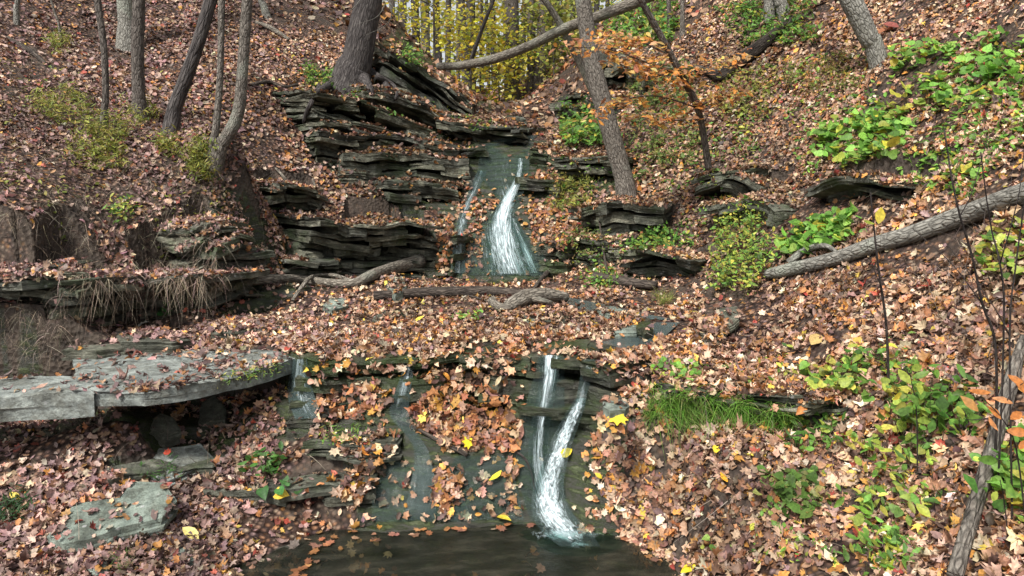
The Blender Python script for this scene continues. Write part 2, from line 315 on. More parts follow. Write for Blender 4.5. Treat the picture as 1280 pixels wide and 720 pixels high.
def water_mats():
    m, nt, b = newmat('pool_water'); L = nt.links
    p = geo_pos(nt, (1.2, 3.0, 1)); n = N(nt, 'TexNoise', Scale=3.4, Detail=7.0, Roughness=.66); n.inputs['Distortion'].default_value = .2; L.new(p, n.inputs['Vector'])
    r = ramp(nt, [(.3, (.010, .012, .009)), (.5, (.028, .030, .024)), (.72, (.085, .08, .06))]); L.new(n.outputs['Fac'], r.inputs[0])
    L.new(r.outputs[0], b.inputs['Base Color']); b.inputs['Roughness'].default_value = .06; b.inputs['IOR'].default_value = 1.33
    tr0 = N(nt, 'BsdfTransparent'); tr0.inputs['Color'].default_value = (.55, .56, .46, 1); m0 = N(nt, 'MixShader'); m0.inputs[0].default_value = .5
    L.new(tr0.outputs[0], m0.inputs[1]); L.new(b.outputs[0], m0.inputs[2]); L.new(m0.outputs[0], nt.nodes['Material Output'].inputs['Surface'])
    p2 = geo_pos(nt, (9, 16, 1)); n2 = N(nt, 'TexNoise', Scale=4.0, Detail=3.0); L.new(p2, n2.inputs['Vector']); bump(nt, b, n2.outputs['Fac'], .25, .02)
    # thin running film: clear glossy water with white streaks where it breaks
    f, nt, b = newmat('falling_water'); L = nt.links
    uv = N(nt, 'UVMap'); mp = N(nt, 'Mapping'); mp.inputs['Scale'].default_value = (42, 3.2, 1); L.new(uv.outputs[0], mp.inputs[0])
    n = N(nt, 'TexNoise', Scale=1.0, Detail=7.0, Roughness=.72); n.inputs['Distortion'].default_value = 1.1; L.new(mp.outputs[0], n.inputs['Vector'])
    at = N(nt, 'Attribute'); at.attribute_name = 'tint'; sp = N(nt, 'SeparateColor'); L.new(at.outputs['Color'], sp.inputs[0])
    ad = N(nt, 'Math', operation='ADD'); L.new(n.outputs['Fac'], ad.inputs[0]); L.new(sp.outputs[0], ad.inputs[1])
    rr = ramp(nt, [(.78, (0, 0, 0)), (.98, (.45, .45, .45)), (1.2, (.95, .95, .95))]); L.new(ad.outputs[0], rr.inputs[0])
    foam = N(nt, 'BsdfPrincipled'); foam.inputs['Base Color'].default_value = (.62, .74, .78, 1); foam.inputs['Roughness'].default_value = .35
    b.inputs['Base Color'].default_value = (.07, .10, .10, 1); b.inputs['Roughness'].default_value = .1
    tr = N(nt, 'BsdfTransparent'); tr.inputs['Color'].default_value = (.80, .90, .88, 1)
    mf = N(nt, 'MixShader'); L.new(sp.outputs[1], mf.inputs[0]); L.new(tr.outputs[0], mf.inputs[1]); L.new(b.outputs[0], mf.inputs[2])
    ms = N(nt, 'MixShader'); L.new(rr.outputs[0], ms.inputs[0]); L.new(mf.outputs[0], ms.inputs[1]); L.new(foam.outputs[0], ms.inputs[2])
    L.new(ms.outputs[0], nt.nodes['Material Output'].inputs['Surface'])
    for q in (b, foam):
        bp = N(nt, 'Bump', Strength=.6, Distance=.015); L.new(n.outputs['Fac'], bp.inputs['Height']); L.new(bp.outputs[0], q.inputs['Normal'])
    return m, f
M_pool, M_fall = water_mats()

BV0 = _bvh(2)
cam_loc = Vector((0, 0, CZ))
BV = [BV0]
def hit(px, py, bvs=None):
    r = ray(px, py).normalized(); best = None
    for bv in (bvs or BV):
        h = bv.ray_cast(cam_loc, r)
        if h[0] is not None and (best is None or h[3] < best[3]): best = h
    return best[0] if best else P(px, py, 30)
def inpoly(x, y, poly):
    c = np.zeros(len(x), bool); n = len(poly)
    for i in range(n):
        x1, y1 = poly[i]; x2, y2 = poly[(i + 1) % n]
        k = ((y1 > y) != (y2 > y)) & (x < (x2 - x1) * (y - y1) / (y2 - y1 + 1e-9) + x1); c ^= k
    return c
def px_poly(pts, z=None):
    out = []
    for px, py in pts:
        if z is None: h = hit(px, py, BV[:1]); out.append((h.x, h.y))
        else: r = ray(px, py); t = (z - CZ) / r.z; out.append((r.x * t, r.y * t))
    return out

# ------------------------------------------------------------------ rock builders
class TV(list): uv = None
class MB:
    def __init__(s): s.v = []; s.f = []; s.uv = []
    def add(s, v, f):
        o = len(s.v); s.v += v; s.uv += (v.uv if getattr(v, 'uv', None) else [(0, 0, 0)] * len(v)); s.f += [[i + o for i in q] for q in f]
    def build(s, name, mat, parent=None, smooth=False, solid=True):
        me = bpy.data.meshes.new(name); me.from_pydata([tuple(p) for p in s.v], [], s.f); me.update()
        me.materials.append(mat); me.polygons.foreach_set('use_smooth', [smooth] * len(me.polygons))
        if any(q != (0, 0, 0) for q in s.uv[:9]):
            a = me.attributes.new('buv', 'FLOAT_VECTOR', 'POINT'); a.data.foreach_set('vector', np.array(s.uv, np.float32).ravel())
        o = bpy.data.objects.new(name, me); C.objects.link(o)
        if parent is not None:
            o.parent = parent; o.location = -Vector(parent.location) if parent.type == 'EMPTY' else (0, 0, 0)
        if solid:
            BV.append(BVHTree.FromPolygons([Vector(p) for p in s.v], s.f))
        return o
def nz1(a, s): return float(fbm(np.array([a]), np.array([s * 1.37]), int(s) % 97, 3)[0])

def slab_geo(outline, ztop, th, jag=.02, rows=4, seed=0, step=.06, ptop=.01, under=0.0):
    """irregular flat stone: outline [(x,y)], ztop a function (x,y)->z, layered broken sides"""
    pts = []
    n = len(outline)
    for i in range(n):
        a = Vector(outline[i]).to_2d(); b = Vector(outline[(i + 1) % n]).to_2d(); k = max(1, int((b - a).length / step))
        for j in range(k): pts.append(a.lerp(b, j / k))
    m = len(pts); cx = sum(p.x for p in pts) / m; cy = sum(p.y for p in pts) / m
    X = np.array([p.x for p in pts]); Y = np.array([p.y for p in pts])
    dx, dy = X - cx, Y - cy; r = np.hypot(dx, dy) + 1e-6; ux, uy = dx / r, dy / r
    arc = np.cumsum(np.hypot(np.diff(X, append=X[0]), np.diff(Y, append=Y[0])))
    base = jag * 2.2 * fbm(arc * 3, arc * 0 + seed, seed, 3) + jag * 1.5 * np.round(2 * vn(arc * 2.3, arc * 0 + seed * 3.1, seed))/2
    V = []; Fc = []
    def ring(off, zf, shrink=1.0):
        s = len(V); xx = cx + dx * shrink + ux * off; yy_ = cy + dy * shrink + uy * off
        zz = zf(xx, yy_)
        for a, b, c in zip(xx, yy_, zz): V.append((a, b, c))
        return s
    top = lambda x, y: np.array([ztop(a, b) for a, b in zip(x, y)])
    tn = lambda x, y: top(x, y) + ptop * 2 * fbm(x * 5, y * 5, seed + 3, 3)
    rings = [ring(0 * r, tn, .35), ring(0 * r, tn, .7), ring(base * .7 - .012, tn, .96), ring(base - .004, lambda x, y: tn(x, y) - .006)]
    for k in range(1, rows + 1):
        tt = k / rows
        lay = base + jag * (vn(arc * 1.7, arc * 0 + k * 7.7, seed + k) - .5) * 2.4 - under * tt * .5 * r
        z0 = (k - .85) / rows; z1 = k / rows
        rings.append(ring(lay, lambda x, y, q=z0: top(x, y) - th * q * (1 + .25 * fbm(x * 2, y * 2, seed, 2))))
        rings.append(ring(lay - .004, lambda x, y, q=z1: top(x, y) - th * q * (1 + .25 * fbm(x * 2, y * 2, seed, 2))))
    for a, b in zip(rings, rings[1:]):
        for i in range(m): j = (i + 1) % m; Fc.append([a + i, b + i, b + j, a + j])
    V.append((cx, cy, float(tn(np.array([cx]), np.array([cy]))[0]))); c = len(V) - 1
    for i in range(m): Fc.append([c, rings[0] + i, rings[0] + (i + 1) % m])
    V.append((cx, cy, ztop(cx, cy) - th)); c = len(V) - 1; l = rings[-1]
    for i in range(m): Fc.append([c, l + (i + 1) % m, l + i])
    return V, Fc

def ledge(mb, line, H, depth=.7, tmin=.04, tmax=.12, lens=(.3, 1.1), prof=None, jit=.1, jag=.035, tilt=.06, step=.085, seed=1, z_in=.0):
    """a stack of broken shale beds whose front follows `line` (world points of the top edge)"""
    R = random.Random(seed)
    pl = [Vector(p) for p in line]; seg = [(b - a).to_2d().length for a, b in zip(pl, pl[1:])]; tot = sum(seg)
    def at(s):
        s = max(0, min(tot - 1e-5, s)); i = 0
        while s > seg[i] and i < len(seg) - 1: s -= seg[i]; i += 1
        a, b = pl[i], pl[i + 1]; t = s / seg[i]; d = (b - a).to_2d().normalized()
        nrm = Vector((d.y, -d.x))
        if nrm.y > 0 and abs(nrm.y) > .2: nrm = -nrm
        return a.lerp(b, t), nrm
    z = 0; k = 0
    while z < H:
        th = min(R.uniform(tmin, tmax), H - z + .02)
        off0 = (prof(z / H) if prof else 0)
        s = -R.uniform(0, .3)
        while s < tot:
            ln = R.uniform(*lens) * R.choice((.4, .6, .8, 1.2)); off = off0 + R.uniform(-jit, jit) * (.6 if k == 0 else 1.25); skew = R.uniform(-.14, .14) * min(1, ln)
            if k and R.random() < .1: s += ln; continue
            n = max(2, int(ln / .25)); out = []; zs = []; thk = th * R.choice((1, 1, 1, .6, .8))
            for j in range(n + 1):
                p, nr = at(s + ln * j / n); of = off + skew * (j / n - .5) + R.uniform(-.02, .02); out.append((p.x + nr.x * of, p.y + nr.y * of)); zs.append(p.z)
            s0, _ = at(s); e0, ne = at(s + ln); 
            back = [(out[-1][0] - ne.x * depth, out[-1][1] - ne.y * depth)]
            _, nb = at(s); back.append((out[0][0] - nb.x * depth, out[0][1] - nb.y * depth))
            if ((Vector(out[-1]) - Vector(out[0])).length) > .08:
                zc0, zc1 = zs[0], zs[-1]; ax = Vector(out[0]); bx = Vector(out[-1]); dd = bx - ax; L2 = dd.length_squared
                tx, ty = R.uniform(-tilt, tilt), R.uniform(-tilt, tilt); zz = z
                def zt(x, y, ax=ax, dd=dd, L2=L2, zc0=zc0, zc1=zc1, tx=tx, ty=ty, zz=zz):
                    t = max(-.3, min(1.3, ((x - ax.x) * dd.x + (y - ax.y) * dd.y) / L2)); return zc0 + (zc1 - zc0) * t - zz + tx * (x - ax.x) + ty * (y - ax.y)
                v, f = slab_geo(out + back, zt, thk * R.uniform(.86, 1.02), jag, 2 if th < .09 else 3, R.randrange(999), step, .014)
                mb.add(v, f)
            s += ln * R.uniform(.92, 1.05)
        z += th; k += 1


def outcrop(label, lines, mat, name='rock_ledge', **kw):
    """lines: [(px, py of the top edge, py of the foot)...]; the front stands where the foot meets the slope"""
    SPECS.append((label, lines, mat, name, kw))
    for pts, o in lines:
        top = []; bot = []
        for px, yt, yb, *dd in pts:
            D = (dd[0] if dd else hit(px, yb, [BV0]).y) - .02; top.append(P(px, yt, D)); bot.append(P(px, yb, D) - Vector((0, 0, .03)))
        o['_top'] = top; o['_H'] = max(a.z - b.z for a, b in zip(top, bot)) + .05
        CARVE.append((bot, o.pop('cut', .4)))
SPECS = []
def build_outcrops():
    for label, lines, mat, name, kw in SPECS:
        root = empty(name, lines[0][1]['_top'][0] - Vector((0, 0, lines[0][1]['_H'])), label, 'rock ledge', 'shale ledges of the glen') if len(lines) > 1 else None
        for i, (pts, opt) in enumerate(lines):
            mb = MB(); o = dict(kw); o.update(opt); top = o.pop('_top'); H = o.pop('_H'); o.setdefault('seed', len(label) * 13 + i * 7)
            ledge(mb, top, H, **o)
            A = np.array([tuple(q) for q in mb.v]); x, y, z = A.T.copy(); am = min(1.0, (y.mean() - 3) / 6)
            A[:, 2] += am * (.11 * fbm(x * 1.3 + z * .4, y * 1.3, 71, 3) + .03 * fbm(x * 6, z * 6, 74, 2)); A[:, 1] += am * (.20 * fbm(x * 1.7, z * 2.3, 72, 3) + .04 * fbm(x * 9, z * 9, 75, 2)); A[:, 0] += am * .12 * fbm(y * 2 + z * 3, x * 2, 73, 2)
            mb.v = [tuple(q) for q in A]; ob = mb.build('rock_tier' if root else name, mat, root)
            if not root: tag(ob, label, 'rock ledge', 'shale ledges of the glen')
und = lambda a, b=0: (lambda t: a - b * sst(t * 1.5))
outcrop('wet mossy shale wall the lower waterfall drops over, in front of the bench of leaves', [
    ([(362,450,520),(400,449,515),(430,449,500),(500,448,500),(580,447,492),(650,449,510),(700,449,515),(738,451,500),(765,458,495)], dict(prof=lambda t: -.01 + .06 * t, jit=.05, lens=(.2, .9), tmin=.07, tmax=.2, depth=.6, step=.05, cut=.06, jag=.04))], M_rockwet)
outcrop('thin stone lip sticking out of the leaves behind the green grass tuft', [
    ([(830,470,494),(900,476,502),(960,484,512),(1048,491,520)], dict(prof=lambda t: .2 - .25 * t, jit=.05, lens=(.3, .8), tmin=.03, tmax=.06, depth=.6, step=.05, cut=.25))], M_rock)
outcrop('undercut ledge below the hanging roots on the left bank', [
    ([(60,350,395),(110,350,402),(170,345,402),(230,342,392),(285,335,380),(312,330,372)], dict(prof=und(.22, .45), jit=.06, lens=(.3, 1.0), depth=1.2, tmin=.05, tmax=.1, cut=.7))], M_rock)
outcrop('thin dark shelf at the left edge, capped with leaves', [
    ([(-80,336,372),(0,337,374),(45,338,374),(82,341,372)], dict(prof=und(.25, .6), jit=.05, depth=1.1, lens=(.5, 1.2), cut=.6, tmin=.06, tmax=.1))], M_rock)
outcrop('stack of dark blocks at the hollow below the twin trunk', [
    ([(240,285,345),(270,268,350),(315,285,352)], dict(prof=lambda t: .12 * math.sin(t * 7) + .02, jit=.1, lens=(.2, .6), depth=1.3, tmin=.05, tmax=.14)),
    ([(270,312,362),(330,318,360)], dict(prof=und(.12, .3), jit=.07, lens=(.25, .7), depth=.9)),
    ([(335,228,262),(372,226,266),(405,238,262)], dict(prof=und(.08, .3), jit=.1, lens=(.25, .8), depth=1.2, tmin=.04, tmax=.12, cut=.6))], M_rock)
outcrop('undercut dark ledge left of the upper waterfall base', [
    ([(378,268,335),(430,276,340),(480,278,338),(520,282,335),(548,286,330)], dict(prof=lambda t: .26 - .5 * float(sst(t * 1.8)) + (.22 if t > .7 else 0), jit=.09, lens=(.25, .9), depth=1.6, tmin=.05, tmax=.13, cut=.8)),
    ([(360,322,348),(418,320,344)], dict(prof=und(.15, .3), jit=.06, lens=(.3, .6), depth=.8))], M_rock)
outcrop('tall stepped shale face below the big furrowed trunk', [
    ([(385,112,175),(415,116,172),(455,128,172),(500,145,178),(530,160,180)], dict(prof=lambda t: .1 + .15 * t, jit=.16, lens=(.3, 1.1), depth=1.6, tmin=.05, tmax=.12, tilt=.08)),
    ([(392,165,200),(440,168,202),(500,168,202),(572,180,206)], dict(prof=lambda t: .05 + .1 * t, jit=.15, lens=(.4, 1.3), depth=1.2, tmin=.06, tmax=.15, tilt=.05)),
    ([(425,193,222),(470,194,225),(520,194,225),(585,196,228)], dict(prof=lambda t: .05, jit=.1, lens=(.5, 1.6), depth=1.1, tmin=.1, tmax=.2)),
    ([(480,226,246),(520,226,246),(575,230,250)], dict(prof=lambda t: .05, jit=.08, lens=(.4, 1.0), depth=.8, tmin=.07, tmax=.14))], M_rock)
outcrop('dark slanting rocks on the ridge above the upper waterfall', [
    ([(470,55,100),(500,70,112),(545,95,132),(590,125,152)], dict(prof=lambda t: .1 + .2 * t, jit=.25, lens=(.4, 1.2), depth=1.8, tmin=.08, tmax=.18, tilt=.12)),
    ([(450,108,140),(500,120,150),(560,140,162),(620,158,172)], dict(prof=und(.2, .3), jit=.2, lens=(.4, 1.3), depth=1.4, tmin=.07, tmax=.16, tilt=.1)),
    ([(555,148,172),(600,154,176),(655,166,180)], dict(prof=und(.2, .5), jit=.1, lens=(.5, 1.4), depth=1.4, cut=.7))], M_rock)
outcrop('dark wet rock the upper waterfall slides down', [
    ([(575,183,204),(606,182,202)], dict(prof=lambda t: .04, jit=.05, lens=(.3, .8), depth=.6, tmin=.06, tmax=.12, cut=.05)),
    ([(662,186,206),(705,192,210)], dict(prof=lambda t: .04, jit=.05, lens=(.3, .8), depth=.6, tmin=.06, tmax=.12, cut=.05)),
    ([(650,222,246),(700,224,248)], dict(prof=lambda t: .04, jit=.05, lens=(.3, .8), depth=.6, tmin=.08, tmax=.14, cut=.05)),
    ([(545,300,342),(568,298,343)], dict(prof=lambda t: .02, jit=.04, lens=(.2, .5), depth=.5, tmin=.08, tmax=.16, cut=.05)),
    ([(676,300,342),(712,304,342)], dict(prof=lambda t: .02, jit=.04, lens=(.2, .5), depth=.5, tmin=.08, tmax=.16, cut=.05))], M_rockwet)
outcrop('rocks beside the upper waterfall under the leaning grey trunk', [
    ([(700,196,222),(740,192,222),(778,198,224)], dict(prof=und(.15, .3), jit=.12, lens=(.3, .9), depth=1.0)),
    ([(722,262,300),(760,255,298),(800,258,292),(838,256,285)], dict(prof=und(.1, .2), jit=.12, lens=(.3, .9), depth=1.2, tmin=.08, tmax=.2)),
    ([(672,288,330),(720,296,330),(775,302,328)], dict(prof=lambda t: .05 + .1 * t, jit=.1, lens=(.25, .7), depth=1.0, tmin=.07, tmax=.16))], M_rock)
outcrop('dark undercut block right of the upper waterfall, green plants on top', [
    ([(780,318,346),(830,315,346),(870,322,342)], dict(prof=und(.15, .35), jit=.06, lens=(.3, .8), depth=1.1, tmin=.06, tmax=.12, cut=.6))], M_rock)
outcrop('far mossy boulders behind the leaning trunk', [
    ([(700,122,150),(735,116,150),(760,122,150)], dict(prof=und(.1, .2), jit=.2, lens=(.4, 1.0), depth=1.0, tmin=.1, tmax=.25, tilt=.1)),
    ([(755,70,108),(790,68,108),(815,80,112)], dict(prof=und(.2, .2), jit=.2, lens=(.5, 1.2), depth=1.2, tmin=.15, tmax=.4, tilt=.15))], M_rock)
outcrop('grey shelving rocks half buried in leaves on the right slope', [
    ([(875,222,248),(920,212,246),(962,235,252)], dict(prof=und(.2, .3), jit=.1, lens=(.5, 1.0), depth=1.0, tmin=.1, tmax=.2, tilt=.1)),
    ([(895,256,275),(945,246,272),(985,254,270)], dict(prof=und(.2, .3), jit=.1, lens=(.5, 1.0), depth=.9, tmin=.1, tmax=.2, tilt=.1))], M_slab_moss)
outcrop('grey rock shelf below the leafy green patch on the upper right slope', [
    ([(1025,232,250),(1090,222,244),(1150,218,240)], dict(prof=und(.15, .3), jit=.06, lens=(.5, 1.0), depth=.9, tmin=.06, tmax=.1, tilt=.08))], M_rock)
outcrop('low stone steps half under leaves at the lower left', [
    ([(140,590,597),(210,582,590),(270,578,585)], dict(prof=lambda t: .03, jit=.05, lens=(.4, .9), depth=.5, cut=.15)),
    ([(265,604,612),(330,606,615),(400,604,613),(470,597,608)], dict(prof=lambda t: .06, jit=.05, lens=(.4, .9), depth=.5, cut=.15)),
    ([(395,543,551),(440,545,553),(500,548,557)], dict(prof=lambda t: .05, jit=.04, lens=(.4, .8), depth=.5, cut=.15))], M_slab_moss)

# ------------------------------------------------------------------ ground sheet, notched under the ledges
ZZ = carve(XX, YY, ZZ)
rockp = [px_poly(q) for q in ([(355,455),(830,455),(850,500),(790,540),(780,660),(830,720),(250,720),(330,690),(440,655),(455,580),(400,530),(350,530)],
    [(560,175),(700,175),(720,250),(710,345),(545,345),(550,260)], [(380,110),(600,120),(660,170),(585,250),(480,250),(385,190)], [(130,575),(260,560),(290,580),(210,600),(140,600)],
    [(235,270),(330,268),(380,275),(545,290),(550,342),(230,370)], [(690,190),(790,190),(830,260),(860,345),(680,340)], [(80,438),(370,430),(380,545),(0,550),(0,470)])]
nx = XX.ravel() + .12 * fbm(XX.ravel() * 3, YY.ravel() * 3, 21, 3); ny = YY.ravel() + .12 * fbm(XX.ravel() * 3 + 9, YY.ravel() * 3, 22, 3)
rk = np.zeros(XX.size)
for q in rockp: rk = np.maximum(rk, inpoly(nx, ny, q))
_x, _y, _z = XX.ravel(), YY.ravel(), ZZ.ravel()
_t = _z / .11 + .8 * fbm(_x * 1.2, _y * 1.2, 91, 2); _st = (np.floor(_t) + sst((_t - np.floor(_t) - .5) / .35 + .1) - _t) * .11
ZZ = ZZ + (rk * (.75 * _st + .03 * fbm(_x * 6, _y * 6, 92, 3)) * (_y < 14)).reshape(XX.shape)
tv = np.stack([XX.ravel(), YY.ravel(), ZZ.ravel()], 1); gf = grid_faces(*XX.shape)
gc = np.zeros((XX.size, 3)); gc[:, 0] = rk
ground = mesh_np('ground', tv, gf.ravel(), np.arange(len(gf)) * 4, M_ground, True, gc); tag(ground, kind='structure')
BV_T = _bvh(1); BV[0] = BV_T
build_outcrops()

# ---- flat slabs and single stones
def slab(label, outline_px, ztop, th, mat, tilt=(0, 0), jag=.02, name='flat_stone', rows=4, seed=3, group=None, under=0.0, step=.05, cat='stone', ptop=.012):
    if name == 'flat_stone':
        mx = sum(p[0] for p in outline_px) / len(outline_px); my = max(p[1] for p in outline_px)
        h = hit(mx, my, [BV_T]); th = th if 'upright' in label else min(th, .09 if len(label) % 2 else .12); ztop = h.z + th * .7
        ys = sorted(outline_px, key=lambda q: q[1]); h1 = hit(ys[-1][0], ys[-1][1], [BV_T]); h2 = hit(ys[0][0], ys[0][1], [BV_T])
        xs_ = sorted(outline_px, key=lambda q: q[0]); h3 = hit(*xs_[0], [BV_T]); h4 = hit(*xs_[-1], [BV_T])
        cl = lambda v: max(-.35, min(.35, v))
        tilt = (0, 0) if 'upright' in label else (cl((h4.z - h3.z) / max(.1, h4.x - h3.x)) * .8, tilt[1] + cl((h2.z - h1.z) / max(.1, h2.y - h1.y)) * .8); ztop = (h1.z + h2.z + h3.z + h4.z) / 4 + th * (.35 if 'under' in label or 'grey flat rock' in label else .7)
    out = []
    for px, py in outline_px:
        r = ray(px, py); t = (ztop - CZ) / r.z; out.append((r.x * t, r.y * t))
    cx = sum(a for a, b in out) / len(out); cy = sum(b for a, b in out) / len(out)
    zt = lambda x, y: ztop + tilt[0] * (x - cx) + tilt[1] * (y - cy)
    mb = MB(); v, f = slab_geo(out, zt, th, jag, rows, seed, step, ptop, under); mb.add(v, f)
    return tag(mb.build(name, mat), label, cat, group)
zS = CZ - 1.43
slab('long thick grey slab jutting over the dark hollow, green moss on its right end', [(118,490),(180,492),(250,481),(310,466),(372,447),(385,439),(330,436),(250,430),(150,434),(95,448),(100,470)], zS, .115, M_slab, tilt=(.0, -.01), jag=.02, name='rock_slab', rows=2, seed=5, cat='rock slab', under=.03)
slab('blocky pale grey slab with a crack at the left edge', [(-90,480),(-20,474),(40,469),(85,470),(121,479),(116,492),(60,492),(0,494),(-80,500)], zS - .01, .21, M_slab, tilt=(.02, .0), jag=.015, name='rock_slab', rows=2, seed=9, cat='rock slab', under=.03)
slab('pale green flat stone lying in the leaves at the bottom left, brown leaves on it', [(62,657),(95,632),(150,628),(165,616),(205,617),(220,632),(200,645),(150,650),(110,660),(75,665)], CZ - 2.12, .12, M_stonegreen, jag=.01, seed=12, tilt=(.0, .06))
slab('thin grey-green flagstone behind the long slab', [(145,418),(180,412),(225,414),(236,421),(215,427),(150,430)], CZ - 1.28, .12, M_slab_moss, seed=14)
slab('low flagstone nearly covered with leaves, right of the thin flagstone', [(262,409),(300,403),(345,400),(372,402),(365,409),(300,415),(265,416)], CZ - 1.25, .08, M_slab_moss, seed=15)
slab('buried brown stone edge at the foot of the dirt mound', [(80,438),(100,426),(160,424),(165,434),(120,440)], CZ - 1.33, .12, M_rock, seed=16)
slab('pale angular stone in the bench stream, largest of its stones', [(764,405),(775,396),(798,395),(802,404),(796,412),(770,412)], CZ - 1.16, .14, M_stonegreen, seed=18, jag=.012)
slab('small rounded yellow-green stone in the shallow stream behind the pale angular stone', [(748,388),(758,383),(772,384),(775,390),(760,393)], CZ - 1.17, .1, M_stonegreen, seed=19)
slab('flat dark stone in leaves right of the bench stream', [(880,406),(900,398),(920,397),(922,403),(900,410),(884,411)], CZ - 1.16, .1, M_rock, seed=20)
slab('rounded grey stone in the hollow under the long slab', [(246,520),(252,503),(268,499),(280,508),(279,520)], CZ - 1.66, .2, M_slab_moss, seed=22)
slab('green-topped stone under the middle of the long slab', [(186,532),(200,524),(218,524),(222,531),(205,536)], CZ - 1.8, .1, M_slab_moss, seed=24)
slab('pale upright stone wedged right of the lower waterfall', [(752,507),(756,501),(768,498),(777,502),(775,508),(763,511)], CZ - 1.50, .24, M_stonegreen, seed=26)
slab('pale stone beside the end of the root log on the bench', [(484,356),(490,350),(504,350),(506,358),(494,361)], CZ - 1.12, .1, M_stonegreen, seed=28)
slab('dark flat stone below the straight dark log', [(468,394),(480,388),(500,387),(504,392),(486,398)], CZ - 1.2, .07, M_rock, seed=30)
slab('small green-grey stone among leaves left of the dark flat stone', [(405,379),(415,375),(430,375),(432,380),(415,383)], CZ - 1.2, .06, M_stonegreen, seed=32)
slab('round wet stone splitting the stream by the pale angular stone', [(800,408),(805,400),(812,400),(812,410),(806,414)], CZ - 1.17, .12, M_rockwet, seed=33)
slab('brown flat stone in leaves left of the green-grey stone pair', [(655,396),(680,392),(712,394),(705,400),(665,401)], CZ - 1.2, .06, M_slab_moss, seed=34)
slab('small stone at the bottom edge, left of the pool', [(112,706),(120,700),(132,700),(134,708),(120,713)], CZ - 2.25, .08, M_stonegreen, seed=36)
slab('grey flat rock lying in leaves above the pale green stone', [(150,585),(200,567),(250,562),(262,572),(210,590)], CZ - 1.98, .08, M_slab, seed=37)
slab('half-buried grey-green stone right of the pale green stone', [(215,690),(225,680),(250,678),(255,686),(235,694)], CZ - 2.2, .08, M_stonegreen, seed=38)

# ------------------------------------------------------------------ tubes
def tube_geo(path, radii, nseg=10, noise=.08, seed=0, sub=6, flare=0.0):
    """path smoothed with Catmull-Rom; returns verts, faces"""
    P_ = [Vector(p) for p in path]; R_ = list(radii)
    Q = [2 * P_[0] - P_[1]] + P_ + [2 * P_[-1] - P_[-2]]
    pts = []; rr = []
    for i in range(1, len(Q) - 2):
        for j in range(sub):
            t = j / sub; a, b, c, d = Q[i-1], Q[i], Q[i+1], Q[i+2]
            pts.append(.5 * ((2 * b) + (c - a) * t + (2 * a - 5 * b + 4 * c - d) * t * t + (3 * b - a - 3 * c + d) * t ** 3))
            rr.append(R_[i-1] * (1 - t) + R_[i] * t)
    pts.append(P_[-1]); rr.append(R_[-1])
    V = TV(); V.uv = []; Fc = []; up = Vector((.3, .9, .2)).normalized(); L = 0
    for i, (p, r) in enumerate(zip(pts, rr)):
        d = (pts[min(i + 1, len(pts) - 1)] - pts[max(i - 1, 0)]).normalized()
        x = (up - d * up.dot(d)).normalized(); y = d.cross(x); up = x
        if i: L += (pts[i] - pts[i-1]).length
        for k in range(nseg):
            a = 2 * math.pi * k / nseg
            n_ = 1 + noise * 2 * nzc(math.cos(a) * 1.3 + L * 1.5 / max(r * 12, .2), math.sin(a) * 1.3, seed)
            V.append(p + (x * math.cos(a) + y * math.sin(a)) * r * n_); V.uv.append((math.cos(a) * max(r, .02) + seed, math.sin(a) * max(r, .02), L + seed))
    n = len(pts)
    for i in range(n - 1):
        for k in range(nseg):
            l = (k + 1) % nseg; Fc.append([i * nseg + k, i * nseg + l, (i + 1) * nseg + l, (i + 1) * nseg + k])
    Fc.append([k for k in range(nseg)][::-1]); Fc.append([(n - 1) * nseg + k for k in range(nseg)])
    return V, Fc
_tab = RNG.random((64, 64))
def nzc(x, y, s=0):
    x += s * 3.7 + 40; y += s * 1.9 + 40
    ix = math.floor(x); iy = math.floor(y); fx = x - ix; fy = y - iy; fx = fx*fx*(3-2*fx); fy = fy*fy*(3-2*fy)
    g = lambda a, b: _tab[a % 64, b % 64]
    return (g(ix, iy) * (1-fx) + g(ix+1, iy) * fx) * (1-fy) + (g(ix, iy+1) * (1-fx) + g(ix+1, iy+1) * fx) * fy - .5

# ------------------------------------------------------------------ leaves
def tmpl(outline): return np.array([(0, 0)] + outline, float)
maple = []
for a, r in [(0,.6),(13,.43),(27,.38),(44,.56),(60,.36),(80,.5),(103,.3),(135,.34),(172,.15)]:
    maple.append((a, r))
mo = [(r * math.sin(math.radians(a)), r * math.cos(math.radians(a))) for a, r in maple]
MAPLE = tmpl(mo + [(-x, y) for x, y in mo[::-1] if abs(x) > 1e-6])
OAK = tmpl([(0,.6),(.12,.45),(.25,.38),(.15,.2),(.3,.08),(.16,-.1),(.26,-.25),(.1,-.4),(0,-.5),(-.1,-.4),(-.24,-.22),(-.15,-.08),(-.3,.1),(-.14,.22),(-.24,.4),(-.1,.46)])
OVAL = tmpl([(0,.6),(.14,.38),(.24,.1),(.2,-.2),(.08,-.42),(0,-.5),(-.08,-.42),(-.2,-.2),(-.24,.1),(-.14,.38)])
HEART = tmpl([(0,.6),(.2,.34),(.36,.05),(.34,-.22),(.16,-.4),(0,-.3),(-.16,-.4),(-.34,-.22),(-.36,.05),(-.2,.34)])
NARROW = tmpl([(0,.6),(.07,.3),(.1,0),(.06,-.3),(0,-.45),(-.06,-.3),(-.1,0),(-.07,.3)])
LOFI = tmpl([(0,.55),(.33,.3),(.3,-.3),(0,-.45),(-.35,-.22),(-.3,.32)])
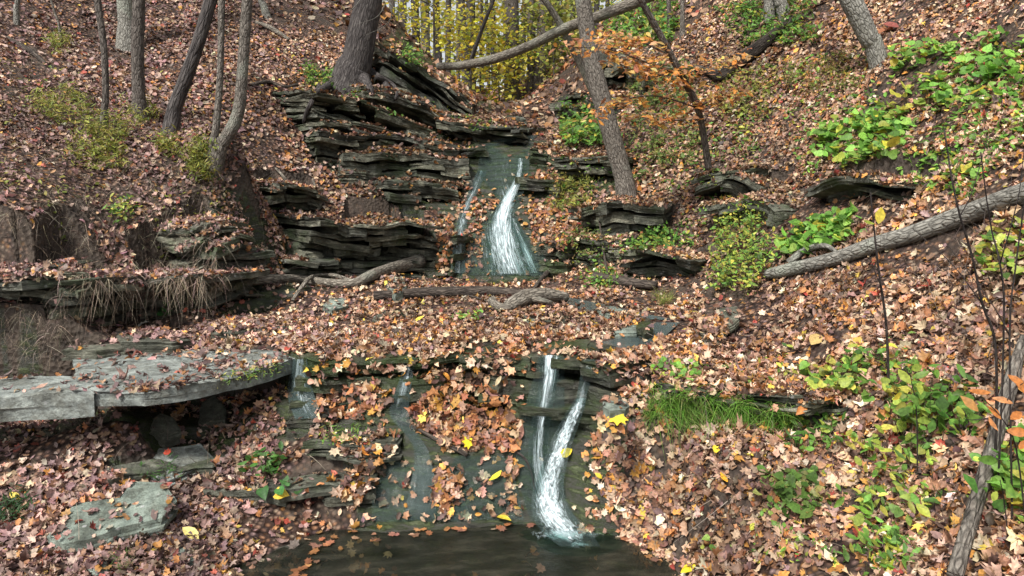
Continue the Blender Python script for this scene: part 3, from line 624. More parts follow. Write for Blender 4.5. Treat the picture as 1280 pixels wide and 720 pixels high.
def leaves_np(cen, nrm, size, tp, col, curl=.5, heading=None, rng=RNG):
    n = len(cen); k = len(tp); nrm = nrm / np.linalg.norm(nrm, axis=1, keepdims=True)
    rnd = rng.normal(size=(n, 3)) if heading is None else heading
    t = rnd - nrm * (rnd * nrm).sum(1, keepdims=True); t /= np.linalg.norm(t, axis=1, keepdims=True) + 1e-9
    b = np.cross(nrm, t)
    x = tp[None, :, 0] * (1 + .2 * np.clip(rng.normal(size=(n, 1)), -2, 2)); y = np.repeat(tp[None, :, 1], n, 0)
    c1 = curl * np.clip(rng.normal(size=(n, 1)), -1.4, 1.4); c2 = curl * np.clip(rng.normal(size=(n, 1)), -1.4, 1.4); c3 = curl * .8 * rng.random((n, 1))
    z = c1 * x * x + c2 * y * y + c3 * np.abs(x) + .05 * curl * rng.normal(size=(n, k))
    s = size[:, None, None]
    v = cen[:, None] + s * (x[..., None] * b[:, None] + y[..., None] * t[:, None] + z[..., None] * nrm[:, None])
    i = np.arange(1, k); j = np.r_[np.arange(2, k), 1]
    f = np.stack([np.zeros(k - 1, int), i, j], 1)[None] + (np.arange(n) * k)[:, None, None]
    c = np.repeat(col, k, 0)
    return v.reshape(-1, 3), f.reshape(-1, 3), c
FRAG = tmpl([(0,.5),(.28,.3),(.22,.02),(.34,-.2),(.05,-.38),(-.2,-.3),(-.16,-.02),(-.33,.16),(-.12,.34)])
class LB:
    def __init__(s): s.V = []; s.F = []; s.Cc = []; s.n = 0
    def add(s, v, f, c):
        s.V.append(v); s.F.append(f + s.n); s.Cc.append(c); s.n += len(v)
    def leaves(s, *a, **k): s.add(*leaves_np(*a, **k))
    def build(s, name, mat, parent=None):
        V = np.concatenate(s.V); Fs = np.concatenate(s.F); Cc = np.concatenate(s.Cc)
        if parent is not None and parent.type == 'EMPTY':
            V = V - np.array(parent.location)
        return mesh_np(name, V, Fs.ravel(), np.arange(len(Fs)) * 3, mat, True, Cc, parent)
def strands_np(base, dirs, length, width, col, droop=.5, nseg=4, rng=RNG):
    n = len(base); d = dirs / np.linalg.norm(dirs, axis=1, keepdims=True)
    side = np.cross(d, rng.normal(size=(n, 3))); side /= np.linalg.norm(side, axis=1, keepdims=True)
    wob = rng.normal(size=(n, 3)) * .25
    vs = []
    for k in range(nseg + 1):
        t = k / nseg
        p = base + length[:, None] * (d * t + wob * t * t + np.array([0, 0, -1]) * droop * t * t)
        w = (width * (1 - .8 * t))[:, None]
        vs += [p - side * w, p + side * w]
    V = np.stack(vs, 1).reshape(-1, 3); m = 2 * (nseg + 1)
    f = []
    for k in range(nseg): a = 2 * k; f += [[a, a + 1, a + 3], [a, a + 3, a + 2]]
    Fs = (np.array(f)[None] + (np.arange(n) * m)[:, None, None]).reshape(-1, 3)
    return V, Fs, np.repeat(col, m, 0)
def pick(pal, n, var=.18, rng=RNG):
    w = np.array([p[0] for p in pal], float); c = np.array([p[1] for p in pal], float)
    i = rng.choice(len(pal), n, p=w / w.sum())
    return np.clip(c[i] * (1 + var * rng.normal(size=(n, 1))) * (1 + .06 * rng.normal(size=(n, 3))) * (.55 + .6 * rng.random((n, 1))) * 1.12, .01, .85)

# ------------------------------------------------------------------ trees
GREENS = [(3, (.13, .29, .05)), (3, (.19, .38, .07)), (2, (.09, .20, .04)), (1.3, (.36, .44, .08)), (.6, (.52, .50, .08))]
YELGREEN = [(3, (.28, .32, .06)), (3, (.36, .36, .08)), (2, (.17, .22, .05)), (1, (.42, .34, .10))]
YELLOW = [(5, (.72, .62, .05)), (3, (.55, .55, .07)), (1.5, (.32, .38, .06)), (3, (.78, .66, .12)), (1, (.62, .40, .05))]
ORANGE = [(5, (.74, .32, .08)), (3, (.54, .33, .18)), (2, (.68, .44, .14)), (2, (.38, .17, .08)), (1, (.72, .56, .18))]
LOWGREEN = [(3, (.17, .25, .06)), (3, (.11, .18, .045)), (2, (.27, .30, .08)), (1, (.32, .22, .10))]
def crown_np(lb, centre_pts, n, spread, size, pal, tp=LOFI, flat=.6):
    cp = np.array([tuple(p) for p in centre_pts]); i = RNG.integers(0, len(cp), n)
    c = cp[i] + RNG.normal(size=(n, 3)) * spread
    nr = np.array([0, -.25, 1.0]) + RNG.normal(size=(n, 3)) * flat
    lb.leaves(c, nr, size * (.6 + .8 * RNG.random(n)), tp, pick(pal, n), curl=.4)
def tree(label, pth, D, mat, top=11.0, name='tree', group=None, flare=1.22, crown=True, pal=YELLOW, nseg=12, base=None, cat='tree', leafn=220, D2=None):
    """pth: [(px,py,width px)] base first, up to the picture's top; goes on above it with limbs and a thin crown"""
    n = len(pth); hb = hit(pth[0][0], pth[0][1], [BV_T]).y; D = min(hb, D * 1.5)
    pts = []; rad = []
    for i, (x, y, w) in enumerate(pth):
        d = D if D2 is None else D + (D2 - D) * i / (n - 1)
        pts.append(P(x, y, d)); rad.append(w / 2 * d / F * .87)
    b = pts[0].copy(); g = Hs(b.x, b.y)
    g = min(g, b.z) - .05
    dr = (pts[1] - pts[0]).normalized(); dr = (dr + Vector((0, 0, .25))).normalized()
    pts = [pts[0] - dr * .35, pts[0] + dr * .02, pts[0] + dr * .3] + pts[1:]
    rad = [rad[0] * flare * 1.25, rad[0] * flare, rad[0] * .98] + rad[1:]
    a, c = pts[-2], pts[-1]; d = (c - a).normalized(); d = (d + Vector((0, 0, .8))).normalized()
    hh = top - (c.z - g)
    if hh > 1:
        r0 = rad[-1]
        for k in range(1, 5):
            q = c + d * hh * k / 4 + Vector((random.uniform(-.1, .1), random.uniform(-.1, .1), 0)) * k; pts.append(q); rad.append(r0 * (1 - .22 * k))
            d = (d + Vector((0, 0, .3))).normalized()
    t = empty(name, (b.x, b.y, g), label, cat, group)
    mb = MB(); v, f = tube_geo(pts, rad, nseg, .045, len(label)); mb.add(v, f)
    tips = []
    if hh > 1:
        for k in range(9):
            i = random.choice([-4, -3, -2, -1]); p0 = pts[i]; an = random.uniform(0, 6.28); L = random.uniform(1.2, 2.6)
            dv = Vector((math.cos(an), math.sin(an), random.uniform(.3, .9))).normalized()
            q = [p0, p0 + dv * L * .5, p0 + dv * L + Vector((0, 0, .25))]; r1 = max(.012, rad[i] * .35)
            v, f = tube_geo(q, [r1, r1 * .6, r1 * .2], 5, .05, k, 3); mb.add(v, f); tips += [q[1], q[2], (q[1] + q[2]) / 2]
    tr = mb.build('trunk', mat, t, smooth=True, solid=False)
    if crown and hh > 1:
        lb = LB(); crown_np(lb, tips, leafn, .55, .11, pal); lb.build('crown', M_green, t)
    return t

GL = 'slim trees on the left bank'
tree('thinnest slim dark trunk, leftmost of the standing row on the left bank', [(130,165,10),(132,120,9),(130,60,9),(122,0,9),(119,-60,8)], 9.3, M_bark, group=GL)
tree('straight brown trunk standing alone between the thin dark pole and the bent one', [(175,150,18),(173,110,17),(172,60,17),(174,0,16),(174,-60,15)], 10.1, M_bark, group=GL)
tree('dark trunk leaning to the right over the left bank, curved at its foot', [(213,170,20),(222,125,19),(244,65,18),(262,5,17),(280,-60,15)], 9.5, M_bark_dark, group=GL)
tree('straight thin stem of the pair rising from one foot, left one', [(264,206,11),(270,160,10),(275,95,9),(277,10,9),(278,-60,8)], 8.95, M_bark_mid, group=GL)
tree('bent trunk with an elbow near its foot, right one of the joined pair', [(268,210,19),(281,175,18),(298,140,16),(304,75,15),(309,0,14),(313,-60,13)], 8.9, M_bark_mid, group=GL)
tree('thick pale trunk high behind the straight brown trunk', [(160,62,26),(158,30,22),(156,0,21),(154,-60,20)], 13.2, M_bark_pale, group='trees high on the left slope')
tree('thin pale trunk at the top left corner', [(21,30,7),(21,10,6),(22,-40,6)], 12.0, M_bark_pale, group='trees high on the left slope')
tree('small grey stem between the corner trunk and the thin dark trunk', [(78,55,4),(72,25,3.5),(64,0,3),(58,-40,3)], 11.2, M_bark_mid, group='trees high on the left slope', top=5, leafn=80)
tree('short pale leaning trunk at the top edge right of the bent pair', [(334,22,9),(329,8,8),(322,-20,8)], 15.0, M_bark_pale, group='trees high on the left slope')
tree('massive dark furrowed trunk with spreading roots above the shale face', [(438,106,50),(446,78,42),(455,30,38),(461,0,37),(466,-60,34)], 13.0, M_bark_dark, group=None, flare=1.12, top=13, nseg=18)
tree('big grey trunk leaning left beside the upper waterfall, knotted bark', [(784,250,28),(776,210,26),(755,135,26),(740,75,24),(730,10,22),(722,-60,20)], 10.4, M_bark_mid, flare=1.12, nseg=16, leafn=100)
tree('thick grey trunk leaning left at the top of the right slope', [(1099,80,24),(1088,50,25),(1074,20,27),(1060,-10,27),(1044,-60,26)], 9.1, M_bark_pale, nseg=16, flare=1.1)
tree('left one of two grey trunks standing close together at the top right', [(962,26,15),(962,10,14),(961,-40,13)], 13.8, M_bark_pale)
tree('right one of two grey trunks standing close together, slightly leaning', [(981,22,15),(975,5,14),(968,-40,13)], 13.6, M_bark_pale)
tree('thin trunk at the top edge above the orange leaf sprays', [(838,42,7),(836,10,6),(834,-40,6)], 15.5, M_bark)
tree('slim trunk at the top edge just right of the sprays stem', [(853,48,7),(853,10,6),(855,-40,6)], 16.0, M_bark_mid)

# far wood
GF = 'trunks of the far wood beyond the fall'
farT = [(505,118,8),(523,116,10),(534,112,11),(560,122,7),(583,128,9),(602,124,6),(640,140,19),(651,132,7),(664,145,10),(675,140,13),(690,142,15),(697,134,6),(711,138,8),(722,130,7),
        (618,128,7),(573,122,5),(632,128,5),(703,128,4),(740,120,8),(755,112,6),(492,105,7),(611,126,4),(590,124,11),(550,120,9)]
words = ['first', 'second', 'third', 'fourth', 'fifth', 'sixth', 'seventh', 'eighth', 'ninth', 'tenth']
for i, (x, y, w) in enumerate(sorted(farT)):
    D = random.uniform(24, 30) if w > 9 else random.uniform(30, 55)
    lean = random.uniform(-6, 6) + (-12 if x in (675,) else 0)
    gz = Hs(P(x, y, D).x, D)
    bx = P(x, y, D).x
    t = empty('distant_tree', (bx, D, gz), 'thin grey trunk in the far wood beyond the upper waterfall' if w < 9 else None, 'tree', GF)
    if w >= 9:
        t['label'] = {523: 'pale brown far trunk, nearest one right of the ridge', 534: 'yellowish pale far trunk seen through yellow leaves', 583: 'grey far trunk behind the thin leaning pole', 640: 'thickest far trunk, above the head of the upper waterfall',
                      664: 'grey far trunk right of the thickest one', 675: 'dark far trunk leaning right of the thickest one', 690: 'stout dark far trunk behind the crossing dead trunk', 550: 'stout far trunk standing behind the bright yellow sapling', 590: 'broad far trunk just left of the thin leaning pole'}.get(x, 'far grey trunk')
    r = w / 2 * D / F; h = random.uniform(14, 19)
    mb = MB(); lx = lean * D / F
    v, f = tube_geo([(bx, D, gz - .5), (bx, D, gz + .3), (bx - lx * .5, D, gz + 4), (bx - lx, D, gz + 9), (bx - lx * 1.2, D, gz + h)], [r * 1.4, r * 1.05, r * .95, r * .75, r * .3], 9, .06, i); mb.add(v, f)
    tips = []
    for k in range(7):
        z = gz + random.uniform(5, h); an = random.uniform(0, 6.28); L = random.uniform(1.5, 3.2)
        p0 = Vector((bx - lx * (z - gz) / 9, D, z)); q = [p0, p0 + Vector((math.cos(an) * L * .5, math.sin(an) * L * .5, .3)), p0 + Vector((math.cos(an) * L, math.sin(an) * L, .9))]
        v, f = tube_geo(q, [r * .3, r * .18, r * .06], 4, .05, k, 2); mb.add(v, f); tips += q[1:]
    mb.build('trunk', [M_bark, M_bark_dark, M_bark_dark, M_bark_pale][0 if w > 12 else (3 if x == 534 else i % 3)], t, smooth=True, solid=False)
    lb = LB(); crown_np(lb, tips, 300, .7, .2, YELLOW if i % 3 else YELGREEN); lb.build('crown', M_green, t)

def leafy_sapling(label, base, h, pal, nbr, nleaf, lsize, spread, mat=M_bark, name='sapling', group=None, lean=(0, 0), rad=.03, zmin=.12, blen=(.5, 1.3), tp=LOFI, cat='sapling'):
    b = Vector(base); t = empty(name, b, label, cat, group)
    top = b + Vector((lean[0], lean[1], h)); mid = b.lerp(top, .5) + Vector((random.uniform(-.1, .1), 0, 0)) * h * .2
    mb = MB(); v, f = tube_geo([b - Vector((0, 0, .15)), b + Vector((0, 0, .1)), mid, top], [rad * 1.2, rad, rad * .7, rad * .2], 6, .05, 1); mb.add(v, f)
    tips = []
    for k in range(nbr):
        u = random.uniform(zmin, 1); p0 = b.lerp(mid, u * 2) if u < .5 else mid.lerp(top, u * 2 - 1); an = random.uniform(0, 6.28)
        L = random.uniform(*blen) * (1.15 - .5 * u); dv = Vector((math.cos(an), math.sin(an), random.uniform(.05, .5)))
        q = [p0, p0 + dv * L * .5, p0 + dv * L]; v, f = tube_geo(q, [rad * .35, rad * .22, rad * .08], 4, .05, k, 2); mb.add(v, f)
        for s in (.3, .5, .7, .85, 1.0): tips.append(p0 + dv * L * s)
    mb.build('trunk' if h > 2 else 'stem', mat, t, smooth=True, solid=False)
    lb = LB(); crown_np(lb, tips, nleaf, spread, lsize, pal, tp); lb.build('crown' if h > 2 else 'foliage', M_green, t)
    return t
GY = 'yellow saplings in front of the far wood'
def gpt(px, D): x = P(px, 200, D).x; return (x, D, Hs(x, D))
for lab, px, D, h, pal, nl in [
    ('bright yellow sapling above the left ridge, tallest of the yellow ones', 545, 19.5, 5.5, YELLOW, 2600), ('yellow sapling at the very left of the gap', 505, 24, 5.5, YELLOW, 2200),
    ('golden sapling behind the thin leaning pole', 600, 23, 6.0, YELLOW, 2400), ('low yellow-green bush at the head of the stream', 625, 24, 3.0, YELLOW, 2600),
    ('yellow-green bush below the thickest far trunk', 660, 26, 2.8, YELGREEN, 2600), ('yellow-green bush near the foot of the dark far trunks', 692, 22, 2.0, YELGREEN, 2200),
    ('small yellow bush on the ridge beside the stream head', 590, 21, 2.2, YELLOW, 1600), ('pale yellow sapling between far trunks at the right of the gap', 715, 30, 5.5, YELGREEN, 1800),
    ('sparse golden sapling high in the middle of the gap', 645, 33, 8.0, YELLOW, 2400), ('far yellow sapling behind the crossing dead trunk', 690, 38, 9.0, YELLOW, 2200)]:
    leafy_sapling(lab, gpt(px, D), h, pal, 24, int(nl * .45), .12 if D < 28 else .17, .3, group=GY, rad=.035, blen=(.8, 2.0))

fb = LB(); n = 15000; fy = RNG.uniform(58, 95, n); fxx = RNG.uniform(-.55, .7, n) * fy; fz = CZ + 4.5 + RNG.random(n) ** 1.3 * 22
kk = vn(fxx * .22, fz * .3, 51) * .6 + vn(fxx * .7, fz * .7, 52) * .4 > .40; fp = np.stack([fxx, fy, fz], 1)[kk]
fb.leaves(fp, np.array([0, -1.0, .6]) + RNG.normal(size=(len(fp), 3)) * .6, .6 * (.5 + RNG.random(len(fp))), LOFI, pick([(4, (.42, .44, .10)), (3, (.26, .32, .08)), (2, (.60, .54, .12)), (2, (.16, .18, .08))], len(fp)), curl=.4)
fob = fb.build('distant_foliage', M_green); tag(fob, kind='stuff'); fob['label'] = 'mass of yellow-green foliage far beyond the trunks'
# dead trunks and poles hanging over the stream
def pole(label, pts, mat, name='dead_trunk', cat='fallen trunk', nseg=10, sub=6, group=None, noise=.1, side=None):
    """pts: (px,py,width px,D)"""
    w = [P(x, y, D) for x, y, _, D in pts]; r = [a[2] / 2 * a[3] / F for a in pts]
    t = empty(name, w[0], label, cat, group) if side else None
    mb = MB(); v, f = tube_geo(w, r, nseg, noise, len(label), sub); mb.add(v, f)
    o = mb.build('trunk' if side else name, mat, t, smooth=True)
    if side:
        for s in side:
            ww = [P(x, y, D) for x, y, _, D in s]; mb = MB(); v, f = tube_geo(ww, [a[2] / 2 * a[3] / F for a in s], 6, noise, 3, 4); mb.add(v, f); mb.build('branch', mat, t, smooth=True)
        return t
    return tag(o, label, cat, group)
pole('long bare dead trunk fallen across the glen above the upper waterfall', [(548,83,9,15.6),(575,82,10,15.2),(620,73,11,14.4),(665,56,11,13.6),(705,36,12,12.8),(750,20,13,12.2),(800,0,15,11.8),(860,-30,16,11.4),(960,-75,16,11.6),(1040,-110,15,12.0)], M_dead, noise=.06)
pole('thin dark pole leaning right above the fallen trunk', [(585,88,5,16.8),(592,66,5,16.6),(603,35,4.5,16.4),(617,0,4,16.2),(632,-40,3,16)], M_bark_dark, name='leaning_pole', cat='dead pole', nseg=7)
pole('grey dead pole leaning left behind the big grey trunk', [(756,150,9,13.4),(738,108,9,13.2),(716,60,9,13.0),(697,25,8,12.8),(678,-5,8,12.6),(655,-50,7,12.4)], M_dead, name='leaning_pole', cat='dead pole', nseg=8)

# logs lying on the ground: placed on the surface under each pixel
def log(label, pts, mat, name='log', cat='log', lift=1.15, nseg=12, noise=.12, side=(), group=None, sub=6):
    def conv(a):
        w = []; r = []
        for x, y, wd, *ex in a:
            h = hit(x, y, [BV_T]); d = h.y; rr = wd / 2 * d / F * .9; w.append(h + Vector((0, -.3 * rr, rr * lift + (ex[0] if ex else 0)))); r.append(rr)
        return w, r
    w, r = conv(pts); t = empty(name, w[0] - Vector((0, 0, r[0])), label, cat, group) if side else None
    mb = MB(); v, f = tube_geo(w, r, nseg, noise, len(label), sub); mb.add(v, f); o = mb.build('trunk' if side else name, mat, t, smooth=True)
    for s in side:
        w, r = conv(s); mb = MB(); v, f = tube_geo(w, r, 7, noise, 5, 4); mb.add(v, f); mb.build('branch', mat, t, smooth=True)
    return t if t else tag(o, label, cat, group)
log('long grey fallen log on the right slope, pale worn patches, broken lower end', [(958,350,14),(985,347,19),(1040,334,20),(1090,318,23),(1140,304,25),(1190,287,28),(1240,271,31),(1300,252,34),(1380,222,36)], M_bark_pale, name='fallen_log',
    side=[[(985,338,12,.03),(1005,325,10,.06),(1030,322,8,.08),(1048,326,4,.05)]])
log('smooth crooked log at the foot of the undercut, forked at its left', [(285,362,13),(330,356,14),(375,355,13),(405,359,13),(440,360,12),(468,350,15),(500,342,18),(527,335,19)], M_dead,
    side=[[(366,380,5,.02),(380,364,6,.05),(392,355,6,.07),(415,353,6,.07),(445,359,5,.04)]])
log('straight dark log lying across the bench of leaves', [(468,376,13),(520,374,15),(575,372,15),(620,371,14),(662,375,12)], M_rot, side=[[(575,370,3,.02),(600,378,3,.03),(618,384,2,.02)]])
log('gnarled pale driftwood at the right end of the straight dark log', [(636,390,16),(655,384,22),(680,380,21),(708,377,13)], M_dead, noise=.3, side=[[(614,383,13),(628,391,14),(645,386,11)], [(650,380,8,.03),(670,384,9,.05),(690,386,7,.03)]])
log('short broken limb leaning up from the leaves near the upper waterfall foot', [(668,362,5),(680,353,7,.05),(692,346,7,.12),(704,343,4,.14)], M_rot)
log('dark stub of log with a twig right of the driftwood', [(742,355,17),(760,356,14),(785,360,14),(820,362,12)], M_rot, side=[[(762,356,3,.03),(754,335,3,.2),(748,308,2,.42)]])
log('rotten splintered log on the upper right slope', [(866,92,9,.02),(885,98,11,.05),(900,103,14),(915,92,18),(940,76,19),(965,55,16),(990,32,12)], M_rot, noise=.25)
log('long grey branch lying up the slope at the lower right corner', [(1190,740,23,.05),(1205,690,22,.08),(1222,640,21,.12),(1238,590,20,.16),(1252,540,20,.18),(1263,505,17,.2),(1272,470,6,.22)], M_bark_mid, name='fallen_branch', cat='branch', lift=.9)
log('thin dead branch half buried on the upper left slope', [(315,110,6),(335,106,6),(355,112,5),(372,108,4)], M_rot, name='fallen_branch', cat='branch')
log('grey limb lying above the thin half-buried branch', [(320,30,4),(338,38,6),(350,45,6),(362,52,4)], M_dead, name='fallen_branch', cat='branch')
log('short dark limb at the left, on the slope above the ferns', [(10,50,5),(28,62,7),(42,70,7),(58,82,4)], M_rot, name='fallen_branch', cat='branch')
log('curved bare root in the hollow, left one of two', [(345,216,3,.05),(358,240,4,.15),(370,262,4,.12),(377,280,4,.05),(378,296,4,0)], M_dead, name='tree_root', cat='root', group='roots in the hollow')
log('twisted bare root in the hollow, right one of two', [(392,232,3,.05),(396,250,3,.12),(402,264,4,.1),(392,280,4,.05),(388,300,4,0)], M_dead, name='tree_root', cat='root', group='roots in the hollow', side=[[(372,250,2,.05),(384,262,3,.1),(390,280,3,.05)]])
log('dark root curving over the leaf drape beside the small side trickle', [(497,530,4,.01),(515,538,5,.02),(535,550,5,.03),(555,562,6,.03),(572,568,7,.02),(584,572,7,.0)], M_rot, name='tree_root', cat='root')
log('thin dark stick beside the lower waterfall, pointing down left', [(640,568,3,.03),(655,580,3.5,.04),(664,600,3,.05),(668,622,2,.06)], M_twig, name='stick', cat='stick')
# roots of the massive trunk spilling over the shale face
mbr = MB()
for pts in ([(452,95,16),(462,112,10),(468,130,7),(466,148,5)], [(462,92,14),(480,105,8),(488,118,6),(483,135,4)], [(430,100,16),(412,108,10),(398,116,6)], [(470,96,9),(492,108,5),(496,122,4),(488,132,3)], [(400,108,5),(392,125,6),(385,140,6),(380,155,4)]):
    w = []; r = []
    for x, y, wd in pts:
        h = hit(x, y); w.append(h + Vector((0, -.02, .02))); r.append(wd / 2 * h.y / F)
    v, f = tube_geo(w, r, 7, .12, len(pts) + pts[0][0], 5); mbr.add(v, f)
massive = [o for o in bpy.data.objects if o.get('label', '').startswith('massive dark')][0]
mbr.build('root', M_bark_dark, massive, smooth=True, solid=False)

# ------------------------------------------------------------------ water
pool_v = []; pn = 60
gx, gy = np.meshgrid(np.linspace(-2.2, 1.5, 90), np.linspace(.5, 5.1, 110))
pz = .08 + .006 * fbm(gx * 6, gy * 9, 4, 2) + .008 * np.exp(-((gx - .32) ** 2 + (gy - 4.55) ** 2) * 9) * np.sin(30 * np.hypot(gx - .32, gy - 4.6))
pf = grid_faces(*gx.shape)
pool = mesh_np('pool_water', np.stack([gx.ravel(), gy.ravel(), pz.ravel()], 1), pf.ravel(), np.arange(len(pf)) * 4, M_pool); tag(pool, kind='structure')
BV_POOL = BVHTree.FromPolygons([Vector(v) for v in np.stack([gx.ravel(), gy.ravel(), pz.ravel()], 1).tolist()], pf.tolist())

wet_lines = []      # (xy polyline, radius) kept free of leaves
def water_ribbon(pts, foam=.35, body=.5, vs=1.0, off=.018, nu=17, dens=.018, sm=6, edge=1.0, keep=True, bvs=None):
    """pts (px,py,width px[,foam]); drapes a sheet over whatever rock lies beneath"""
    path = [(Vector((a[0], a[1])), a[2], a[3] if len(a) > 3 else foam) for a in pts]; rows = []
    for (p, w, fo), (q, w2, fo2) in zip(path, path[1:]):
        k = max(3, int((q - p).length / 3.5))
        for j in range(k):
            t = j / k; rows.append((p.lerp(q, t), w + (w2 - w) * t, fo + (fo2 - fo) * t))
    rows.append(path[-1]); G = np.zeros((len(rows), nu, 3)); Fo = np.zeros((len(rows), nu))
    for i, (p, w, fo) in enumerate(rows):
        for j in range(nu):
            u = j / (nu - 1) * 2 - 1; h = hit(p.x + u * w / 2, p.y, bvs or (BV + [BV_POOL])); G[i, j] = h; Fo[i, j] = fo - .45 * edge * abs(u) ** 2.2
    for _ in range(sm * 3):
        A = G.copy(); A[1:-1] = (G[:-2] + 2 * G[1:-1] + G[2:]) / 4; A[:, 1:-1] = (A[:, :-2] + 2 * A[:, 1:-1] + A[:, 2:]) / 4
        G = np.where((A[..., 1] < G[..., 1])[..., None], A, .5 * A + .5 * G)
    G[..., 1] -= off * .9; G[..., 2] += off * .6
    rr = RNG.normal(size=nu) * .004; G[..., 1] += rr[None]
    V = G.reshape(-1, 3); Fs = grid_faces(len(rows), nu)
    col = np.zeros((len(V), 3)); col[:, 0] = Fo.ravel(); col[:, 1] = body
    L = np.r_[0, np.cumsum(np.linalg.norm(np.diff(G[:, nu // 2], axis=0), axis=1))]
    U = np.repeat(((np.arange(nu) / (nu - 1) - .5)[None] * np.linalg.norm(G[:, -1] - G[:, 0], axis=1)[:, None] * 1.0), 1, 0).ravel() + RNG.random() * 9; Vv = np.repeat(L, nu) * vs
    if keep: wet_lines.append((G[:, nu // 2, :2].copy(), np.linalg.norm(G[:, -1] - G[:, 0], axis=1) / 2 * .8))
    return V, Fs, col, np.stack([U, Vv], 1)
def water_obj(name, ribs, parent=None, mat=M_fall):
    V = []; Fs = []; Cc = []; UVs = []; n = 0
    for v, f, c, u in ribs: V.append(v); Fs.append(f + n); Cc.append(c); UVs.append(u); n += len(v)
    V = np.concatenate(V); Fs = np.concatenate(Fs); Cc = np.concatenate(Cc); U = np.concatenate(UVs)
    o = mesh_np(name, V, Fs.ravel(), np.arange(len(Fs)) * 4, mat, True, Cc, parent)
    uv = o.data.uv_layers.new(name='UVMap'); uv.data.foreach_set('uv', U[Fs.ravel()].astype(np.float32).ravel()); return o
wf = water_obj('waterfall', [
    water_ribbon([(690,447,34,.26),(687,470,38,.28),(682,500,46,.26),(676,540,62,.2),(674,575,64,.22),(676,605,54,.3),(682,630,54,.36),(693,652,58,.36)], body=.16),
    water_ribbon([(726,500,14,.42),(716,522,22,.50),(705,545,26,.50),(697,568,28,.46),(690,590,32,.44),(684,612,38,.48),(684,632,42,.52),(694,652,56,.5),(710,670,62,.42),(724,684,50,.1)], body=.25, off=.045, edge=.9, vs=4.5),
    water_ribbon([(688,446,26,.46),(686,475,22,.46),(681,500,22,.44),(675,530,24,.38),(671,560,24,.36),(674,590,26,.42),(681,618,30,.46)], body=.1, off=.035, nu=9, sm=14),
    water_ribbon([(696,447,7,.38),(694,470,7,.4),(690,492,7,.3)], body=.1, off=.035, nu=5),
    water_ribbon([(738,450,18,.25),(733,470,16,.3),(728,490,12,.35),(724,508,12,.4)], body=.3, nu=9),
    ])
tag(wf, 'lower waterfall, white twisting water dropping into the pool', 'waterfall')
wf2 = water_obj('waterfall', [
    water_ribbon([(634,180,60,.22),(632,192,56,.22),(628,212,72,.24),(630,228,56,.22),(640,243,30,.35),(632,262,28,.38),(624,280,44,.35),(626,300,76,.33),(632,325,104,.3),(634,345,122,.26)], body=.18, edge=.6),
    water_ribbon([(650,200,9,.38),(650,222,9,.42),(641,240,14,.48),(631,258,17,.52),(627,275,24,.48),(628,300,42,.46),(634,325,50,.44),(640,344,56,.4)], body=.1, off=.05, edge=.6),
    water_ribbon([(640,275,10,.34),(652,302,14,.42),(661,326,16,.45),(668,343,18,.36)], body=.1, off=.05, nu=7)])
tag(wf2, 'tall upper waterfall sliding down dark rock and fanning out at its foot', 'waterfall')
wf3 = water_obj('side_trickle', [water_ribbon([(603,214,12,.3),(592,240,12,.34),(580,265,12,.38),(575,295,14,.38),(573,322,16,.38),(573,342,20,.32)], body=.45, nu=7)])
tag(wf3, 'thin trickle running down left of the upper waterfall', 'waterfall')
wf4 = water_obj('side_trickle', [water_ribbon([(376,450,16,.4),(374,475,28,.36),(377,500,34,.34),(388,524,36,.28)], body=.5, nu=9)])
tag(wf4, 'small trickle over the right end of the mossy slab', 'waterfall')
wf5 = water_obj('side_trickle', [water_ribbon([(514,448,12,.42),(508,475,15,.42),(502,498,22,.34),(496,522,26,.1),(512,540,14,.25),(528,560,16,.2),(530,590,26,.12),(528,620,34,.1),(525,650,40,.1)], body=.3, nu=9)])
tag(wf5, 'faint trickle over the middle of the wet wall, feeding the left film', 'waterfall')
# flat running stretches
def stream_obj(name, ribs): 
    o = water_obj(name, ribs); tag(o, kind='structure'); return o
stream_obj('stream_water', [water_ribbon([(835,404,30,-.2),(820,415,34,-.1),(800,425,55,-.1),(770,432,80,-.2),(730,438,100,-.2),(705,444,80,-.1),(700,449,60,0)], foam=-.3, body=.85, off=.02, bvs=[BV_T], sm=10),
    water_ribbon([(700,372,20,-.2),(730,380,40,-.2),(770,392,70,-.2),(810,400,60,-.2)], foam=-.3, body=.85, off=.012, bvs=[BV_T], sm=10),
    water_ribbon([(660,170,26,.0),(640,176,50,.15),(635,181,54,.3)], foam=.1, body=.5, off=.02, sm=4)])
stream_obj('wet_film', [water_ribbon([(470,575,40,-.1),(520,590,90,-.1),(520,620,110,-.05),(530,652,130,0)], foam=-.2, body=.18, off=.012, sm=5),
    water_ribbon([(600,570,60,-.1),(600,600,90,-.05),(600,650,110,0)], foam=-.2, body=.18, off=.012, sm=5)])
